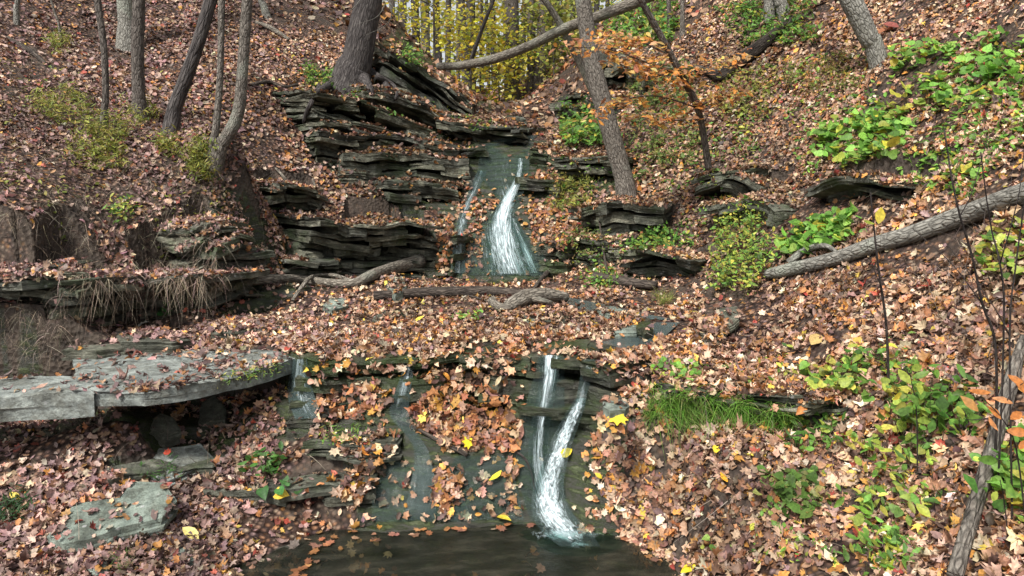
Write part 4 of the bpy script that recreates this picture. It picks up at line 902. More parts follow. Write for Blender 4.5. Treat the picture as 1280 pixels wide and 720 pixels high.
# foam and ripples where the fall meets the pool
fg = []
for (cx, cy, L, w) in [(.36, 4.52, .42, .22)]:
    pass
def foam_patch(px, py, rx, ry, foam):
    r = ray(px, py); t = (.092 - CZ) / r.z; c = (r.x * t, r.y * t); nr, na = 14, 30; V = []; col = []
    for i in range(nr):
        for j in range(na):
            a = 6.283 * j / na; q = i / (nr - 1); V.append((c[0] + rx * q * math.cos(a) * (1 + .3 * nzc(math.cos(a) * 2, math.sin(a) * 2, 3)), c[1] + ry * q * math.sin(a) * (1 + .3 * nzc(math.cos(a) * 2, math.sin(a) * 2, 5)), .094 + .012 * nzc(i * .6, j * .6, 2) * (1 - q)))
            col.append((foam - .55 * q, .0, 0))
    V = np.array(V); f = grid_faces(nr, na, True); return V, f, np.array(col), V[:, :2] * np.array([.35, 3.0])
fo = water_obj('foam', [foam_patch(705, 668, .34, .16, .62), foam_patch(722, 680, .3, .16, .45), foam_patch(628, 652, .2, .035, .6), foam_patch(475, 655, .1, .02, .55)])
tag(fo, kind='stuff'); fo['label'] = 'white foam where the lower waterfall meets the pool'

# ------------------------------------------------------------------ fallen leaves (uncountable: stuff)
down = Vector((0, 0, -1))
def drop(x, y, far=False):
    best = None
    for bv in (BV[:1] if far else BV):
        h = bv.ray_cast(Vector((x, y, 40)), down)
        if h[0] is not None and (best is None or h[3] < best[3]): best = h
    return best
# merge all solids into one tree for speed
def merged_bvh(names=('rock_ledge', 'rock_slab', 'flat_stone')):
    V = []; Fs = []; n = 0
    for o in bpy.data.objects:
        if o.type != 'MESH' or len(o.data.vertices) < 4 or (o.name.split('.')[0] not in names and not (o.parent and o.parent.name.split('.')[0] in names)): continue
        me = o.data; mv = np.empty(len(me.vertices) * 3, np.float32); me.vertices.foreach_get('co', mv); off = np.array(o.parent.location) + np.array(o.location) if o.parent else np.zeros(3)
        V += (mv.reshape(-1, 3) + off).tolist(); Fs += [[i + n for i in p.vertices] for p in me.polygons]; n = len(V)
    return BVHTree.FromPolygons(V, Fs)
BV_R = merged_bvh()
BV_L = merged_bvh(('log', 'fallen_log', 'fallen_branch', 'tree_root', 'branch'))
slabxy = []
bare_slab = [(px_poly([(90,450),(150,436),(250,434),(345,437),(372,447),(310,466),(250,481),(150,490),(118,488)], zS), .22), (px_poly([(-60,480),(85,470),(118,480),(116,494),(0,498)], zS), .06), (px_poly([(62,657),(95,632),(165,616),(215,620),(200,645),(110,660)], CZ - 2.12), .10)]
bare = [(px_poly([(690,431),(760,423),(825,408),(848,398),(862,408),(835,425),(765,443),(690,447)]), .03), (px_poly([(700,374),(760,380),(830,396),(850,402),(800,406),(740,392),(695,382)]), .12), (px_poly([(62,657),(95,632),(165,616),(215,620),(200,645),(110,660)]), .15), (px_poly([(0,190),(110,170),(260,215),(280,310),(180,330),(0,320)]), .55),
 (px_poly([(560,425),(700,425),(690,446),(560,446)]), .55), (px_poly([(480,352),(620,352),(600,372),(480,370)]), .6),  # (polygon, keep fraction)
 (px_poly([(480,575),(560,570),(630,575),(640,660),(440,655),(460,600)]), .04),
 (px_poly([(640,540),(720,500),(730,560),(735,650),(660,660)]), .02),
 (px_poly([(735,560),(775,560),(770,640),(735,650)]), .35),
 (px_poly([(590,180),(665,180),(680,240),(600,250),(575,220)]), .15),
 (px_poly([(150,575),(240,560),(262,575),(215,592),(150,592)]), .35),
 (px_poly([(0,400),(80,370),(95,420),(60,450),(0,455)]), .25),
 (px_poly([(365,452),(400,452),(400,520),(370,515)]), .3),
]
PAL = [(4, (.34, .185, .11)), (5, (.47, .295, .195)), (3, (.22, .115, .075)), (3.5, (.58, .41, .28)), (2.4, (.45, .20, .075)), (3, (.10, .058, .045)),
       (1.6, (.25, .16, .15)), (1.8, (.68, .54, .40)), (1.3, (.60, .29, .06)), (.3, (.66, .48, .07)), (.35, (.35, .06, .04))]
ORG = [(3, (.42, .20, .08)), (3, (.36, .15, .07)), (3, (.50, .34, .22)), (1, (.55, .28, .06)), (2, (.16, .08, .055)), (2, (.30, .16, .12))]
PUR = [(4, (.25, .155, .15)), (4, (.34, .22, .19)), (3, (.40, .26, .21)), (2, (.15, .09, .085)), (1, (.45, .35, .28)), (.6, (.36, .10, .07)), (.8, (.45, .22, .09))]
def scatter(y0, y1, dens, size, tps, name, umax=1.0, curl=.9, far=False, layers=.035):
    A = umax * 1.0 * ((y1 + 1) ** 2 - (y0 + 1) ** 2) / 1.12; n = int(A * dens * 2.0)
    y = np.sqrt(RNG.random(n) * ((y1 + 1) ** 2 - (y0 + 1) ** 2) + (y0 + 1) ** 2) - 1; x = (RNG.random(n) * 2 - 1) * umax * (y + 1) / 1.12
    keep = np.ones(n)
    for poly, k in bare: keep = np.where(inpoly(x, y, poly), k, keep)
    for line, rad in wet_lines:
        d = np.full(n, 9.); 
        for q in range(0, len(line), 2):
            dd = np.hypot(x - line[q][0], y - line[q][1]) - rad[q]; d = np.minimum(d, dd)
        keep = np.where(d < 0, 0.03, keep)
    patch = sst((vn(x * 1.3, y * 1.3, 33) * .6 + vn(x * 4, y * 4, 34) * .4 - .33) / .12); keep = keep * (.14 + .86 * patch)
    i = np.nonzero(RNG.random(n) < keep)[0]; x = x[i]; y = y[i]
    sk = np.ones(len(x))
    for poly, k in bare_slab: sk = np.where(inpoly(x, y, poly), k, sk)
    cen = []; nrm = []; rk = RNG.random(len(x))
    for a, b, q, sk_ in zip(x.tolist(), y.tolist(), rk.tolist(), sk.tolist()):
        o = Vector((a, b, 40)); h = BV_T.ray_cast(o, down); h2 = None if far else BV_R.ray_cast(o, down)
        if h[0] is None: continue
        on = False
        if h2 is not None and h2[0] is not None and h2[3] < h[3] and random.random() < (.6 if h2[3] < h[3] - .12 and b < 6.6 and a < -1.4 else .85): h = h2; on = True
        if on and random.random() > sk_: continue
        if not far and random.random() < .85 and BV_L.ray_cast(o, down)[0] is not None: continue
        nz = abs(h[1].z)
        if nz < .22 or q > .5 / max(nz, .25) * (1.3 if on else 1): continue
        if h[0].z < .085 and (far or h[0].z < -.3 or random.random() > .22): continue
        nn = h[1] if h[1].z > 0 else -h[1]
        cen.append(h[0]); nrm.append(nn)
    cen = np.array(cen); nrm = np.array(nrm); n = len(cen)
    cen = cen + nrm * (RNG.random((n, 1)) * layers + .004); nrm = nrm + RNG.normal(size=(n, 3)) * .42
    px = cen[:, 0] / cen[:, 1]
    colr = pick(PAL, n)
    wo = sst(1 - np.hypot(cen[:, 0] - .1, cen[:, 1] - 11) / 1.8) + sst(1 - np.hypot(cen[:, 0] + .2, cen[:, 1] - 5.1) / .9) * .8
    wp = sst(-px * 2.2 - .25) * .8
    c2 = pick(ORG, n); c3 = pick(PUR, n); q = RNG.random(n)
    colr = np.where((q < wo)[:, None], c2, np.where((q > 1 - wp)[:, None], c3, colr))
    colr = colr * (.62 + .55 * sst((vn(cen[:, 0] * .9, cen[:, 1] * .9, 81) * .6 + vn(cen[:, 0] * 3, cen[:, 1] * 3, 82) * .4 - .25) / .4))[:, None]
    lum = colr.mean(1, keepdims=True); colr = colr * .94 + lum * np.array([.07, .06, .05])
    sz = size * (.55 + .8 * RNG.random(n) ** 1.3); lb = LB(); sel = RNG.choice(len(tps), n, p=[t[0] for t in tps])
    for k, (_, tp) in enumerate(tps):
        m = sel == k
        if m.any(): lb.leaves(cen[m], nrm[m], sz[m], tp, colr[m], curl=curl)
    o = lb.build(name, M_litter); tag(o, kind='stuff'); print(name, n); return o
T1 = [(.42, MAPLE), (.18, OVAL), (.16, OAK), (.24, FRAG)]; T2 = [(.6, MAPLE), (.4, OVAL)]; T3 = [(1.0, LOFI)]
scatter(1.6, 6.4, 1000, .062, T1, 'fallen_leaves', curl=.5, layers=.012)
scatter(1.6, 6.4, 900, .070, T1, 'fallen_leaves', curl=1.15)
scatter(6.4, 10.5, 1000, .066, T1, 'fallen_leaves')
scatter(10.5, 16, 560, .074, T3, 'fallen_leaves')
scatter(16, 40, 42, .17, T3, 'fallen_leaves', umax=.95, far=True)

# leaves draped on the steep wet wall between the two falls
def drape(poly, n, size, pal, tps=T1):
    pts = []; 
    xs = [p[0] for p in poly]; ys = [p[1] for p in poly]
    while len(pts) < n:
        a = np.array([random.uniform(min(xs), max(xs))]); b = np.array([random.uniform(min(ys), max(ys))])
        if inpoly(a, b, poly)[0]: pts.append((a[0], b[0]))
    lb = LB(); C_ = []; N_ = []
    for px, py in pts:
        r = ray(px, py).normalized(); best = None
        for bv in (BV_T, BV_R):
            h = bv.ray_cast(cam_loc, r)
            if h[0] is not None and (best is None or h[3] < best[3]): best = h
        if best is None: continue
        nn = best[1] if best[1].dot(r) < 0 else -best[1]; nn = (nn + Vector((0, -.2, .5))).normalized()
        C_.append(best[0] + nn * random.uniform(.005, .035)); N_.append(nn)
    n = len(C_); C_ = np.array(C_); N_ = np.array(N_) + RNG.normal(size=(n, 3)) * .3; sz = size * (.6 + .7 * RNG.random(n)); col = pick(pal, n)
    sel = RNG.choice(len(tps), n, p=[t[0] for t in tps])
    for k, (_, tp) in enumerate(tps):
        m = sel == k
        if m.any(): lb.leaves(C_[m], N_[m], sz[m], tp, col[m], curl=.9)
    o = lb.build('fallen_leaves', M_litter); tag(o, kind='stuff'); return o
drape([(515,520),(530,495),(560,475),(600,480),(645,505),(652,540),(650,566),(585,566),(545,556)], 330, .085, ORG)
drape([(395,490),(480,480),(495,490),(490,512),(450,524),(400,520)], 110, .085, ORG)
drape([(538,590),(575,592),(578,625),(560,645),(542,630)], 70, .085, ORG)
drape([(610,590),(650,590),(645,640),(612,640)], 12, .08, ORG)
drape([(510,450),(640,450),(650,480),(560,480)], 55, .08, PAL)
drape([(660,255),(700,250),(715,285),(700,320),(665,300)], 200, .08, ORG)
drape([(590,255),(610,255),(600,335),(582,335)], 110, .08, ORG)
drape([(545,270),(568,270),(565,340),(545,340)], 110, .08, ORG)

# ------------------------------------------------------------------ bright single leaves: things
def one_leaf(label, px, py, size, col, tp=MAPLE, curl=.4, face=.5, name='fallen_leaf'):
    h = hit(px, py, [BV_T, BV_R]); nn = np.array([[RNG.normal() * .2, -face, 1.0]])
    v, f, c = leaves_np(np.array([tuple(h + Vector((0, -.03, .045)))]), nn, np.array([size]), tp, np.array([col]), curl)
    o = mesh_np(name, v, f.ravel(), np.arange(len(f)) * 3, M_litter, True, c); return tag(o, label, 'leaf', 'bright single fallen leaves')
one_leaf('bright yellow leaf on the leaf drape, lowest of its yellow leaves', 587, 558, .1, (.75, .58, .02), face=1)
one_leaf('yellow leaf on the wet wall at the top left of the leaf drape', 531, 527, .1, (.72, .60, .10), face=1)
one_leaf('pale yellow leaf on the drape beside the falling water', 638, 525, .08, (.70, .62, .2), OVAL, face=1)
one_leaf('yellow leaf standing on edge right of the lower waterfall', 707, 571, .11, (.75, .55, .02), OVAL, face=2)
one_leaf('yellow leaf lying flat on the wet shelf left of the white water', 620, 600, .12, (.72, .60, .05), OVAL)
one_leaf('yellow leaf at the top of the leaf slope right of the lower waterfall', 771, 527, .12, (.78, .6, .04), face=.8)
one_leaf('yellow heart-shaped leaf on the leaf slope below the grass tuft', 893, 567, .09, (.80, .58, .05), HEART)
one_leaf('large pale yellow leaf right of the pale green flat stone', 242, 672, .15, (.68, .58, .2), OVAL)
one_leaf('bright yellow leaf at the bottom edge right of the pool', 860, 714, .13, (.8, .62, .03), OVAL)
one_leaf('large tan and yellow leaf on the leaves left of the paired one', 1017, 430, .2, (.55, .40, .16), OVAL)
one_leaf('large amber curled leaf on the right slope', 1070, 430, .2, (.50, .34, .07), HEART, curl=.9)
one_leaf('yellow leaf on the bench between driftwood and front edge', 523, 404, .13, (.7, .55, .08), OVAL)
one_leaf('orange leaf below the heart-shaped yellow leaf', 903, 603, .09, (.70, .36, .03), OVAL)
one_leaf('bright orange-yellow leaf pair tip beside the low green leaves', 352, 622, .11, (.72, .48, .06), HEART)
one_leaf('red leaf lying on the grey flat rock at the lower left', 212, 572, .09, (.42, .06, .03), MAPLE)
one_leaf('white-pale curled leaf behind the thin flagstone', 180, 409, .12, (.66, .62, .56), OAK)
one_leaf('yellow leaf floating at the pool edge under the shelf', 628, 651, .12, (.62, .48, .05), OVAL, face=.1)
one_leaf('small yellow leaf hanging on the slope right of the wet shelf', 748, 600, .06, (.72, .55, .05), OVAL, face=2)

# ------------------------------------------------------------------ dry grass, hanging roots (stuff)
def surf_pts(poly, n):
    pts = []; tries = 0; xs = [p[0] for p in poly]; ys = [p[1] for p in poly]; out = []
    while len(out) < n:
        tries += 1
        if tries > n * 60: out.append(out[-1] if out else P(poly[0][0], poly[0][1], 12)); continue
        a = random.uniform(min(xs), max(xs)); b = random.uniform(min(ys), max(ys))
        if inpoly(np.array([a]), np.array([b]), poly)[0]:
            r = ray(a, b).normalized(); h = BV_T.ray_cast(cam_loc, r); h2 = BV_R.ray_cast(cam_loc, r)
            if h2[0] is not None and (h[0] is None or h2[3] < h[3]): h = h2
            if h[0] is not None: out.append(h[0])
    return np.array([tuple(p) for p in out])
DRY = [(3, (.30, .25, .19)), (3, (.20, .165, .13)), (2, (.40, .34, .26)), (1, (.13, .10, .08))]
def strands(name, poly, n, dirv, dj, ln, wd, pal, droop, mat=M_strand, label=None, kind='stuff', cat=None, clump=None):
    b = surf_pts(poly, n if clump is None else clump)
    if clump is not None: b = b[RNG.integers(0, clump, n)] + RNG.normal(size=(n, 3)) * .025
    d = np.array(dirv)[None] + RNG.normal(size=(n, 3)) * dj
    v, f, c = strands_np(b, d, ln * (.5 + RNG.random(n)), np.full(n, wd), pick(pal, n), droop)
    o = mesh_np(name, v, f.ravel(), np.arange(len(f)) * 3, mat, True, c); o['kind'] = kind
    if label: o['label'] = label
    if cat: o['category'] = cat
    return o
strands('hanging_roots', [(105,325),(280,318),(290,345),(230,358),(120,356),(80,345)], 1300, (0, -.6, -.3), .45, .2, .0024, [(3, (.40, .34, .26)), (2, (.26, .21, .16))], .9, label='fringe of pale roots and dead grass hanging over the dark undercut')
strands('dry_grass', [(40,180),(110,170),(120,330),(60,340),(20,260)], 500, (.1, -.5, .4), .6, .17, .002, DRY, .7, clump=60)
strands('dry_grass', [(140,240),(260,250),(290,310),(180,330),(130,300)], 400, (.1, -.5, .3), .6, .17, .002, DRY, .7, clump=50)
strands('dry_grass', [(0,370),(80,365),(95,440),(20,460),(0,440)], 500, (.1, -.6, .4), .7, .13, .002, DRY, .9, clump=45)
strands('dry_grass', [(1060,330),(1200,310),(1260,400),(1230,520),(1080,520)], 420, (0, -.3, .8), .5, .2, .0014, [(1, (.16, .12, .11)), (1, (.24, .19, .16))], .5, clump=60)
strands('dry_grass', [(960,540),(1100,520),(1130,620),(1000,650)], 300, (0, -.4, .6), .5, .14, .0014, DRY, .6, clump=40)

# ------------------------------------------------------------------ living plants: things
def plant(label, poly, nst, nleaf, lsize, h, pal, tp=HEART, name='leafy_plant', cat='plant', group='green plants on the slopes', per=5, flat=.45, face=(0, -.45, 1.0), spread=.06, curl=.5, stem=True):
    nst = int(nst * 1.5) if nst > 10 else nst; b = surf_pts(poly, nst); lb = LB(); cen = []
    for p in b:
        p = Vector(p); hh = h * random.uniform(.5, 1.1); tip = p + Vector((random.gauss(0, .25) * hh, random.gauss(-.15, .2) * hh, hh))
        mid = p.lerp(tip, .5) + Vector((random.gauss(0, .05) * hh, 0, 0))
        if stem:
            v, f = tube_geo([p - Vector((0, 0, .02)), mid, tip], [.0028, .0022, .0012], 4, 0, 1, 2); v = np.array([tuple(q) for q in v]); f = np.array([t for q in f for t in (q[:3], [q[0], q[2], q[3]])])
            lb.add(v, f, np.tile(np.array([[.12, .11, .06]]), (len(v), 1)))
        for k in range(per):
            u = random.uniform(.35, 1.05); q = p.lerp(mid, u * 2) if u < .5 else mid.lerp(tip, u * 2 - 1)
            cen.append(q + Vector((random.gauss(0, spread), random.gauss(0, spread), random.gauss(0, spread * .3))))
    cen = np.array(cen); n = len(cen)
    lb.leaves(cen, np.array(face) + RNG.normal(size=(n, 3)) * flat, lsize * (.55 + .7 * RNG.random(n)), tp, pick(pal, n, .15), curl=curl)
    return tag(lb.build(name, M_green), label, cat, group)
BRIGHT = [(4, (.22, .46, .08)), (3, (.30, .54, .11)), (2, (.14, .30, .06)), (1.3, (.50, .56, .10)), (.4, (.66, .58, .08))]
MIXY = [(3, (.20, .38, .07)), (2, (.38, .48, .09)), (2, (.56, .56, .11)), (1, (.11, .22, .05))]
plant('broad patch of light green heart-shaped leaves below the thick leaning trunk', [(1020,175),(1060,160),(1100,150),(1130,165),(1120,205),(1060,215),(1022,205)], 75, 0, .125, .2, BRIGHT, per=4)
plant('yellowing large leaves at the top of the light green patch', [(1100,135),(1140,120),(1150,145),(1110,158)], 8, 0, .14, .16, [(2, (.55, .52, .1)), (1, (.3, .4, .08))], per=3)
plant('trailing green leaves in the upper right, between the pink leaves and the edge', [(1110,75),(1180,60),(1270,70),(1275,140),(1200,145),(1120,120)], 55, 0, .115, .2, BRIGHT, per=4)
plant('bright green leafy cluster just above the long grey log', [(975,300),(1010,285),(1060,275),(1075,300),(1030,315),(975,325)], 50, 0, .115, .14, BRIGHT, per=4)
plant('tall airy green bush left of the lower end of the long grey log', [(888,378),(895,290),(940,275),(960,340),(950,375)], 90, 0, .055, .36, MIXY, OVAL, per=9, spread=.05)
plant('small green seedling above the airy bush', [(900,270),(925,262),(935,285),(905,292)], 14, 0, .07, .14, BRIGHT, per=4)
plant('green leaves topping the dark undercut block', [(782,318),(800,295),(850,290),(865,312)], 45, 0, .06, .16, GREENS, HEART, per=5)
plant('dark green growth on the rocks right of the upper waterfall', [(700,300),(740,285),(770,320),(720,335)], 50, 0, .05, .16, LOWGREEN, OVAL, per=5)
plant('low clover-green leaves at the left end of the thin stone lip', [(828,462),(860,458),(880,470),(850,478)], 16, 0, .06, .08, BRIGHT, per=4)
plant('green leaves hanging over the right end of the thin stone lip', [(1010,470),(1060,465),(1070,495),(1020,500)], 16, 0, .08, .12, MIXY, per=4)
plant('upright yellow-green seedling cluster left of the bare thin stems', [(1105,500),(1160,480),(1175,530),(1150,590),(1110,570)], 20, 0, .075, .2, MIXY, HEART, per=4)
plant('low ragged green leaves in the middle of the right bank', [(955,605),(1010,590),(1030,640),(980,655)], 30, 0, .07, .07, [(3, (.10, .2, .04)), (2, (.15, .26, .06)), (1, (.3, .3, .1))], HEART, per=3)
plant('green leaves behind the long grey branch at the lower right', [(1225,590),(1280,560),(1290,640),(1240,650)], 16, 0, .075, .18, BRIGHT, HEART, per=4)
plant('green leaves left of the top of the long grey branch', [(1130,520),(1200,505),(1235,535),(1200,560),(1150,550)], 18, 0, .085, .22, GREENS, OVAL, per=4)
plant('small two-leaved green seedling near the pool on the right', [(893,685),(905,680),(908,690),(898,692)], 2, 0, .06, .06, BRIGHT, HEART, per=2)
plant('small yellow-green star-leaved seedling at the bottom right', [(1098,700),(1110,695),(1112,708),(1100,712)], 4, 0, .09, .1, [(1, (.45, .48, .06))], NARROW, per=5, spread=.03)
plant('low green leaves along the bottom edge at the right', [(1070,690),(1130,670),(1150,715),(1080,718)], 14, 0, .06, .1, GREENS, OVAL, per=4)
plant('yellow-green tangle of small plants between the ragged green leaves and the grey branch', [(1040,560),(1160,560),(1190,640),(1080,670)], 22, 0, .07, .16, MIXY, OVAL, per=5)
plant('green leafy tangle beside the top of the knobbly stem foot', [(1060,455),(1110,450),(1150,470),(1120,490),(1070,485)], 18, 0, .075, .14, GREENS, OVAL, per=4)
plant('loose green seedlings on the leaves right of the grass tuft', [(985,520),(1060,515),(1060,560),(990,570)], 22, 0, .06, .1, GREENS, OVAL, per=4)
plant('leafy greens at the right edge under the long grey log', [(1225,300),(1280,290),(1280,360),(1235,360)], 16, 0, .075, .14, MIXY, HEART, per=4)
plant('yellow leaves on a thin upright stem near the right edge', [(1180,230),(1192,226),(1194,236),(1182,240)], 3, 0, .11, .24, [(1, (.55, .52, .07)), (1, (.35, .42, .08))], OVAL, per=4, spread=.08)
plant('yellow-green vine leaves trailing down between shelving rocks and bush', [(915,130),(935,130),(940,180),(925,200)], 14, 0, .075, .12, MIXY, OVAL, per=4)
plant('feathery green ferns below the rotten splintered log', [(980,80),(1060,75),(1075,115),(1010,125),(975,108)], 70, 0, .06, .2, YELGREEN, NARROW, per=9, cat='fern')
plant('weedy green growth on the slope above the splintered log', [(890,15),(1010,5),(1020,60),(920,65)], 130, 0, .1, .26, GREENS, OVAL, per=5)
plant('yellow-green weeds right of the stem with orange sprays', [(895,85),(975,90),(965,150),(900,160)], 90, 0, .07, .16, YELGREEN, OVAL, per=5)
plant('mossy green weeds at the right of the upper waterfall', [(685,222),(738,222),(742,262),(690,268)], 90, 0, .08, .18, YELGREEN, NARROW, per=6)
plant('fresh green undergrowth around the foot of the far boulders', [(700,140),(760,135),(770,185),(705,190)], 150, 0, .11, .32, GREENS, OVAL, per=5)
plant('green undergrowth behind the orange sprays right of the leaning trunk', [(780,150),(870,140),(880,205),(800,235)], 110, 0, .08, .22, LOWGREEN, OVAL, per=5)
plant('grey-green brush between big leaning trunk and far boulders', [(780,95),(860,85),(870,135),(790,145)], 90, 0, .10, .26, LOWGREEN, OVAL, per=5)
plant('green weeds at the top edge above the far boulders', [(750,5),(850,10),(840,62),(760,64)], 150, 0, .15, .4, GREENS, OVAL, per=5)
plant('bright green tuft of leaves on the bench below the dark log', [(568,398),(595,394),(602,402),(575,405)], 14, 0, .045, .05, BRIGHT, OVAL, per=5, stem=False)
plant('green weed at the dark stub of log', [(730,345),(760,340),(765,362),(738,366)], 30, 0, .05, .14, GREENS, OVAL, per=6)
plant('small dark-leaved plant growing on the leaves at the lower left', [(320,590),(345,568),(358,580),(340,598)], 12, 0, .065, .1, [(2, (.06, .17, .03)), (1, (.1, .24, .05))], OVAL, per=4)
plant('two rounded green leaves below the dark-leaved plant', [(340,612),(358,605),(362,615),(345,618)], 3, 0, .09, .05, [(1, (.08, .2, .06))], HEART, per=2)
plant('dark evergreen sprig at the left edge of the lower bank', [(0,640),(25,625),(32,650),(5,665)], 22, 0, .05, .12, [(1, (.03, .08, .03)), (1, (.05, .12, .04))], NARROW, per=8)
plant('green weeds growing in the leaves above the pale green stone', [(180,585),(215,578),(230,605),(190,612)], 10, 0, .05, .07, [(1, (.07, .17, .04))], NARROW, per=6)
plant('mossy fringe of small plants on the right end of the long slab', [(280,475),(320,462),(350,455),(345,468),(290,482)], 30, 0, .035, .05, MIXY, NARROW, per=5)
plant('single green plant in the dark undercut below the hanging roots', [(195,398),(210,390),(215,402),(200,405)], 5, 0, .075, .18, [(1, (.06, .2, .05))], OVAL, per=4)
plant('leafy green-yellow shrublet on the steep left bank', [(135,262),(160,255),(172,275),(150,290)], 12, 0, .06, .18, MIXY, OVAL, per=5)
plant('small green plants on the layered step at the centre left', [(405,540),(450,540),(455,552),(410,552)], 14, 0, .045, .07, GREENS, NARROW, per=5)
plant('greenery along the lip left of the massive trunk', [(380,85),(430,95),(435,115),(385,112)], 60, 0, .07, .16, GREENS, OVAL, per=5)
plant('green clump on the ridge right of the massive trunk', [(505,60),(530,65),(525,90),(505,85)], 24, 0, .09, .2, GREENS, OVAL, per=5)
for lab, poly, nst, hh in [('yellow-green ferns at the foot of the thinnest dark trunk', [(95,165),(150,155),(160,180),(110,200)], 30, .3), ('ferns high on the left bank beside the thin stem', [(45,130),(100,115),(110,160),(60,165)], 34, .28),
    ('grassy ferns between straight and leaning trunks', [(160,140),(200,145),(195,160),(165,165)], 18, .25), ('drooping yellow-green fern clump at the foot of the joined pair', [(235,190),(262,195),(262,235),(240,230)], 34, .3),
    ('small fern below the high ferns', [(60,60),(75,45),(90,60),(75,75)], 16, .25), ('wispy ferns at the foot of the leaning dark trunk', [(200,180),(225,185),(222,205),(200,200)], 14, .22),
    ('ferns above the leafy shrublet on the steep bank', [(90,185),(160,190),(150,225),(100,215)], 26, .2)]:
    plant(lab, poly, nst, 0, .075, hh, YELGREEN, NARROW, name='fern', cat='fern', group='ferns on the left bank', per=14, spread=.05, flat=.7)
g1 = strands('grass_tuft', [(815,490),(900,500),(985,515),(985,534),(900,532),(820,520)], 2600, (0, -.6, .7), .5, .21, .0026, [(3, (.16, .36, .05)), (2, (.24, .46, .08)), (1, (.35, .36, .14))], .75, M_green, kind='thing', clump=150)
tag(g1, 'lush green grass tuft under the thin stone lip', 'grass', 'grass tufts')
g2 = strands('grass_tuft', [(818,372),(838,370),(838,382),(820,382)], 260, (0, -.2, 1), .4, .16, .002, [(1, (.25, .33, .08)), (1, (.4, .38, .12))], .5, M_green, kind='thing', clump=12)
tag(g2, 'small pale grass tuft on the leaves right of the dark stub', 'grass', 'grass tufts')
g3 = strands('grass_tuft', [(800,515),(812,505),(815,525)], 160, (0, -.4, .7), .4, .14, .002, [(1, (.15, .3, .05))], .7, M_green, kind='thing', clump=10)
tag(g3, 'thin wisp of grass left of the lush tuft', 'grass', 'grass tufts')
g4 = strands('grass_tuft', [(148,700),(160,695),(162,712),(150,714)], 160, (0, -.3, 1), .4, .1, .002, [(1, (.12, .22, .05))], .6, M_green, kind='thing', clump=10)
tag(g4, 'small dark grass tuft at the bottom left edge', 'grass', 'grass tufts')

# orange-leaved sapling leaning over the stream
ot = empty('beech_sapling', tuple(P(885, 207, 9.6)), 'leaning sapling with sprays of orange leaves, right of the big grey trunk', 'sapling')
mb = MB(); ow = [P(886, 212, 9.62), P(882, 185, 9.5), P(872, 135, 9.3), P(852, 95, 9.1), P(826, 45, 8.9), P(800, -2, 8.7), P(775, -60, 8.5)]
v, f = tube_geo(ow, [.05, .045, .045, .045, .042, .038, .03], 8, .08, 4); mb.add(v, f); tips = []
for br in ([(852,95,9.1),(800,75,8.7),(760,62,8.4),(700,58,8.2)], [(872,135,9.3),(820,120,8.9),(770,128,8.6),(735,150,8.4)], [(852,95,9.1),(890,80,8.8),(930,75,8.5)], [(840,70,9.0),(800,52,8.8),(770,50,8.6),(750,45,8.5)],
           [(875,150,9.3),(830,150,8.9),(790,145,8.7)], [(872,135,9.3),(900,120,9.0),(925,118,8.8)], [(860,110,9.2),(830,95,8.8),(790,88,8.5),(765,72,8.4)]):
    w = [P(*q) for q in br]; v, f = tube_geo(w, [.012, .009, .006, .003][:len(w)] if len(w) == 4 else [.012, .008, .003], 5, .05, 2, 4); mb.add(v, f)
    for a, b in zip(w, w[1:]):
        for s in np.linspace(.1, 1, 8): tips.append(a.lerp(b, float(s)))
mb.build('trunk', M_bark, ot, smooth=True, solid=False)
lb = LB(); cp = np.array([tuple(p) for p in tips]); n = 1000; i = RNG.integers(0, len(cp), n)
lb.leaves(cp[i] + RNG.normal(size=(n, 3)) * np.array([.09, .12, .05]), np.array([0, -.55, 1.0]) + RNG.normal(size=(n, 3)) * .35, .095 * (.6 + .6 * RNG.random(n)), OVAL, pick(ORANGE, n), curl=.5)
lb.build('crown', M_green, ot)

# thin bare stems at the right
GS = 'thin bare stems on the right bank'
def stem(label, pts, side=(), leaves=None, w0=2.2):
    w = [P(*p[:3]) for p in pts]; g = Hs(w[0].x, w[0].y); w[0].z = min(w[0].z, g); n = len(w)
    r = [w0 * .5 * pts[0][2] / F * (1 - .6 * i / (n - 1)) + .0012 for i in range(n)]
    t = empty('bare_sapling', tuple(w[0]), label, 'sapling', GS); mb = MB(); r = [q * .62 for q in r]; v, f = tube_geo([w[0] - Vector((0, 0, .08))] + w, [r[0]] + r, 6, .1, 3, 4); mb.add(v, f)
    for s in side:
        q = [P(*p) for p in s]; v, f = tube_geo(q, [.003, .0022, .0012][:len(q)] if len(q) <= 3 else [.003] * (len(q) - 1) + [.001], 4, .05, 2, 4); mb.add(v, f)
    mb.build('stem', M_twig, t, smooth=True, solid=False)
    if leaves:
        lb = LB(); c = np.array([tuple(P(*p[:3])) for p in leaves]); n = len(c)
        lb.leaves(c, np.array([0, -1.2, .8]) + RNG.normal(size=(n, 3)) * .3, np.array([p[3] for p in leaves]) * 1.0, OVAL, np.array([p[4] for p in leaves]), curl=.4); lb.build('foliage', M_green, t)
YL = (.62, .52, .06); YG = (.36, .44, .07); OR = (.62, .24, .07)
stem('knobbly thin dark stem standing alone in front of the long grey log', [(1115,452,4.3),(1108,410,4.2),(1100,350,4.1),(1094,300,4.05),(1088,240,4.0)], [[(1102,360,4.1),(1090,330,4.1),(1082,300,4.1)]], [(1100,270,4.0,.1,YL), (1085,278,4.0,.07,YG)], 5.5)
stem('left one of two crossing thin stems near the right edge', [(1255,490,3.3),(1245,440,3.25),(1228,380,3.2),(1215,320,3.15),(1200,270,3.1),(1190,225,3.1),(1180,160,3.1)], [[(1228,380,3.2),(1190,330,3.2),(1140,285,3.3)], [(1200,270,3.1),(1215,240,3.1),(1235,170,3.1)]], None, 5)
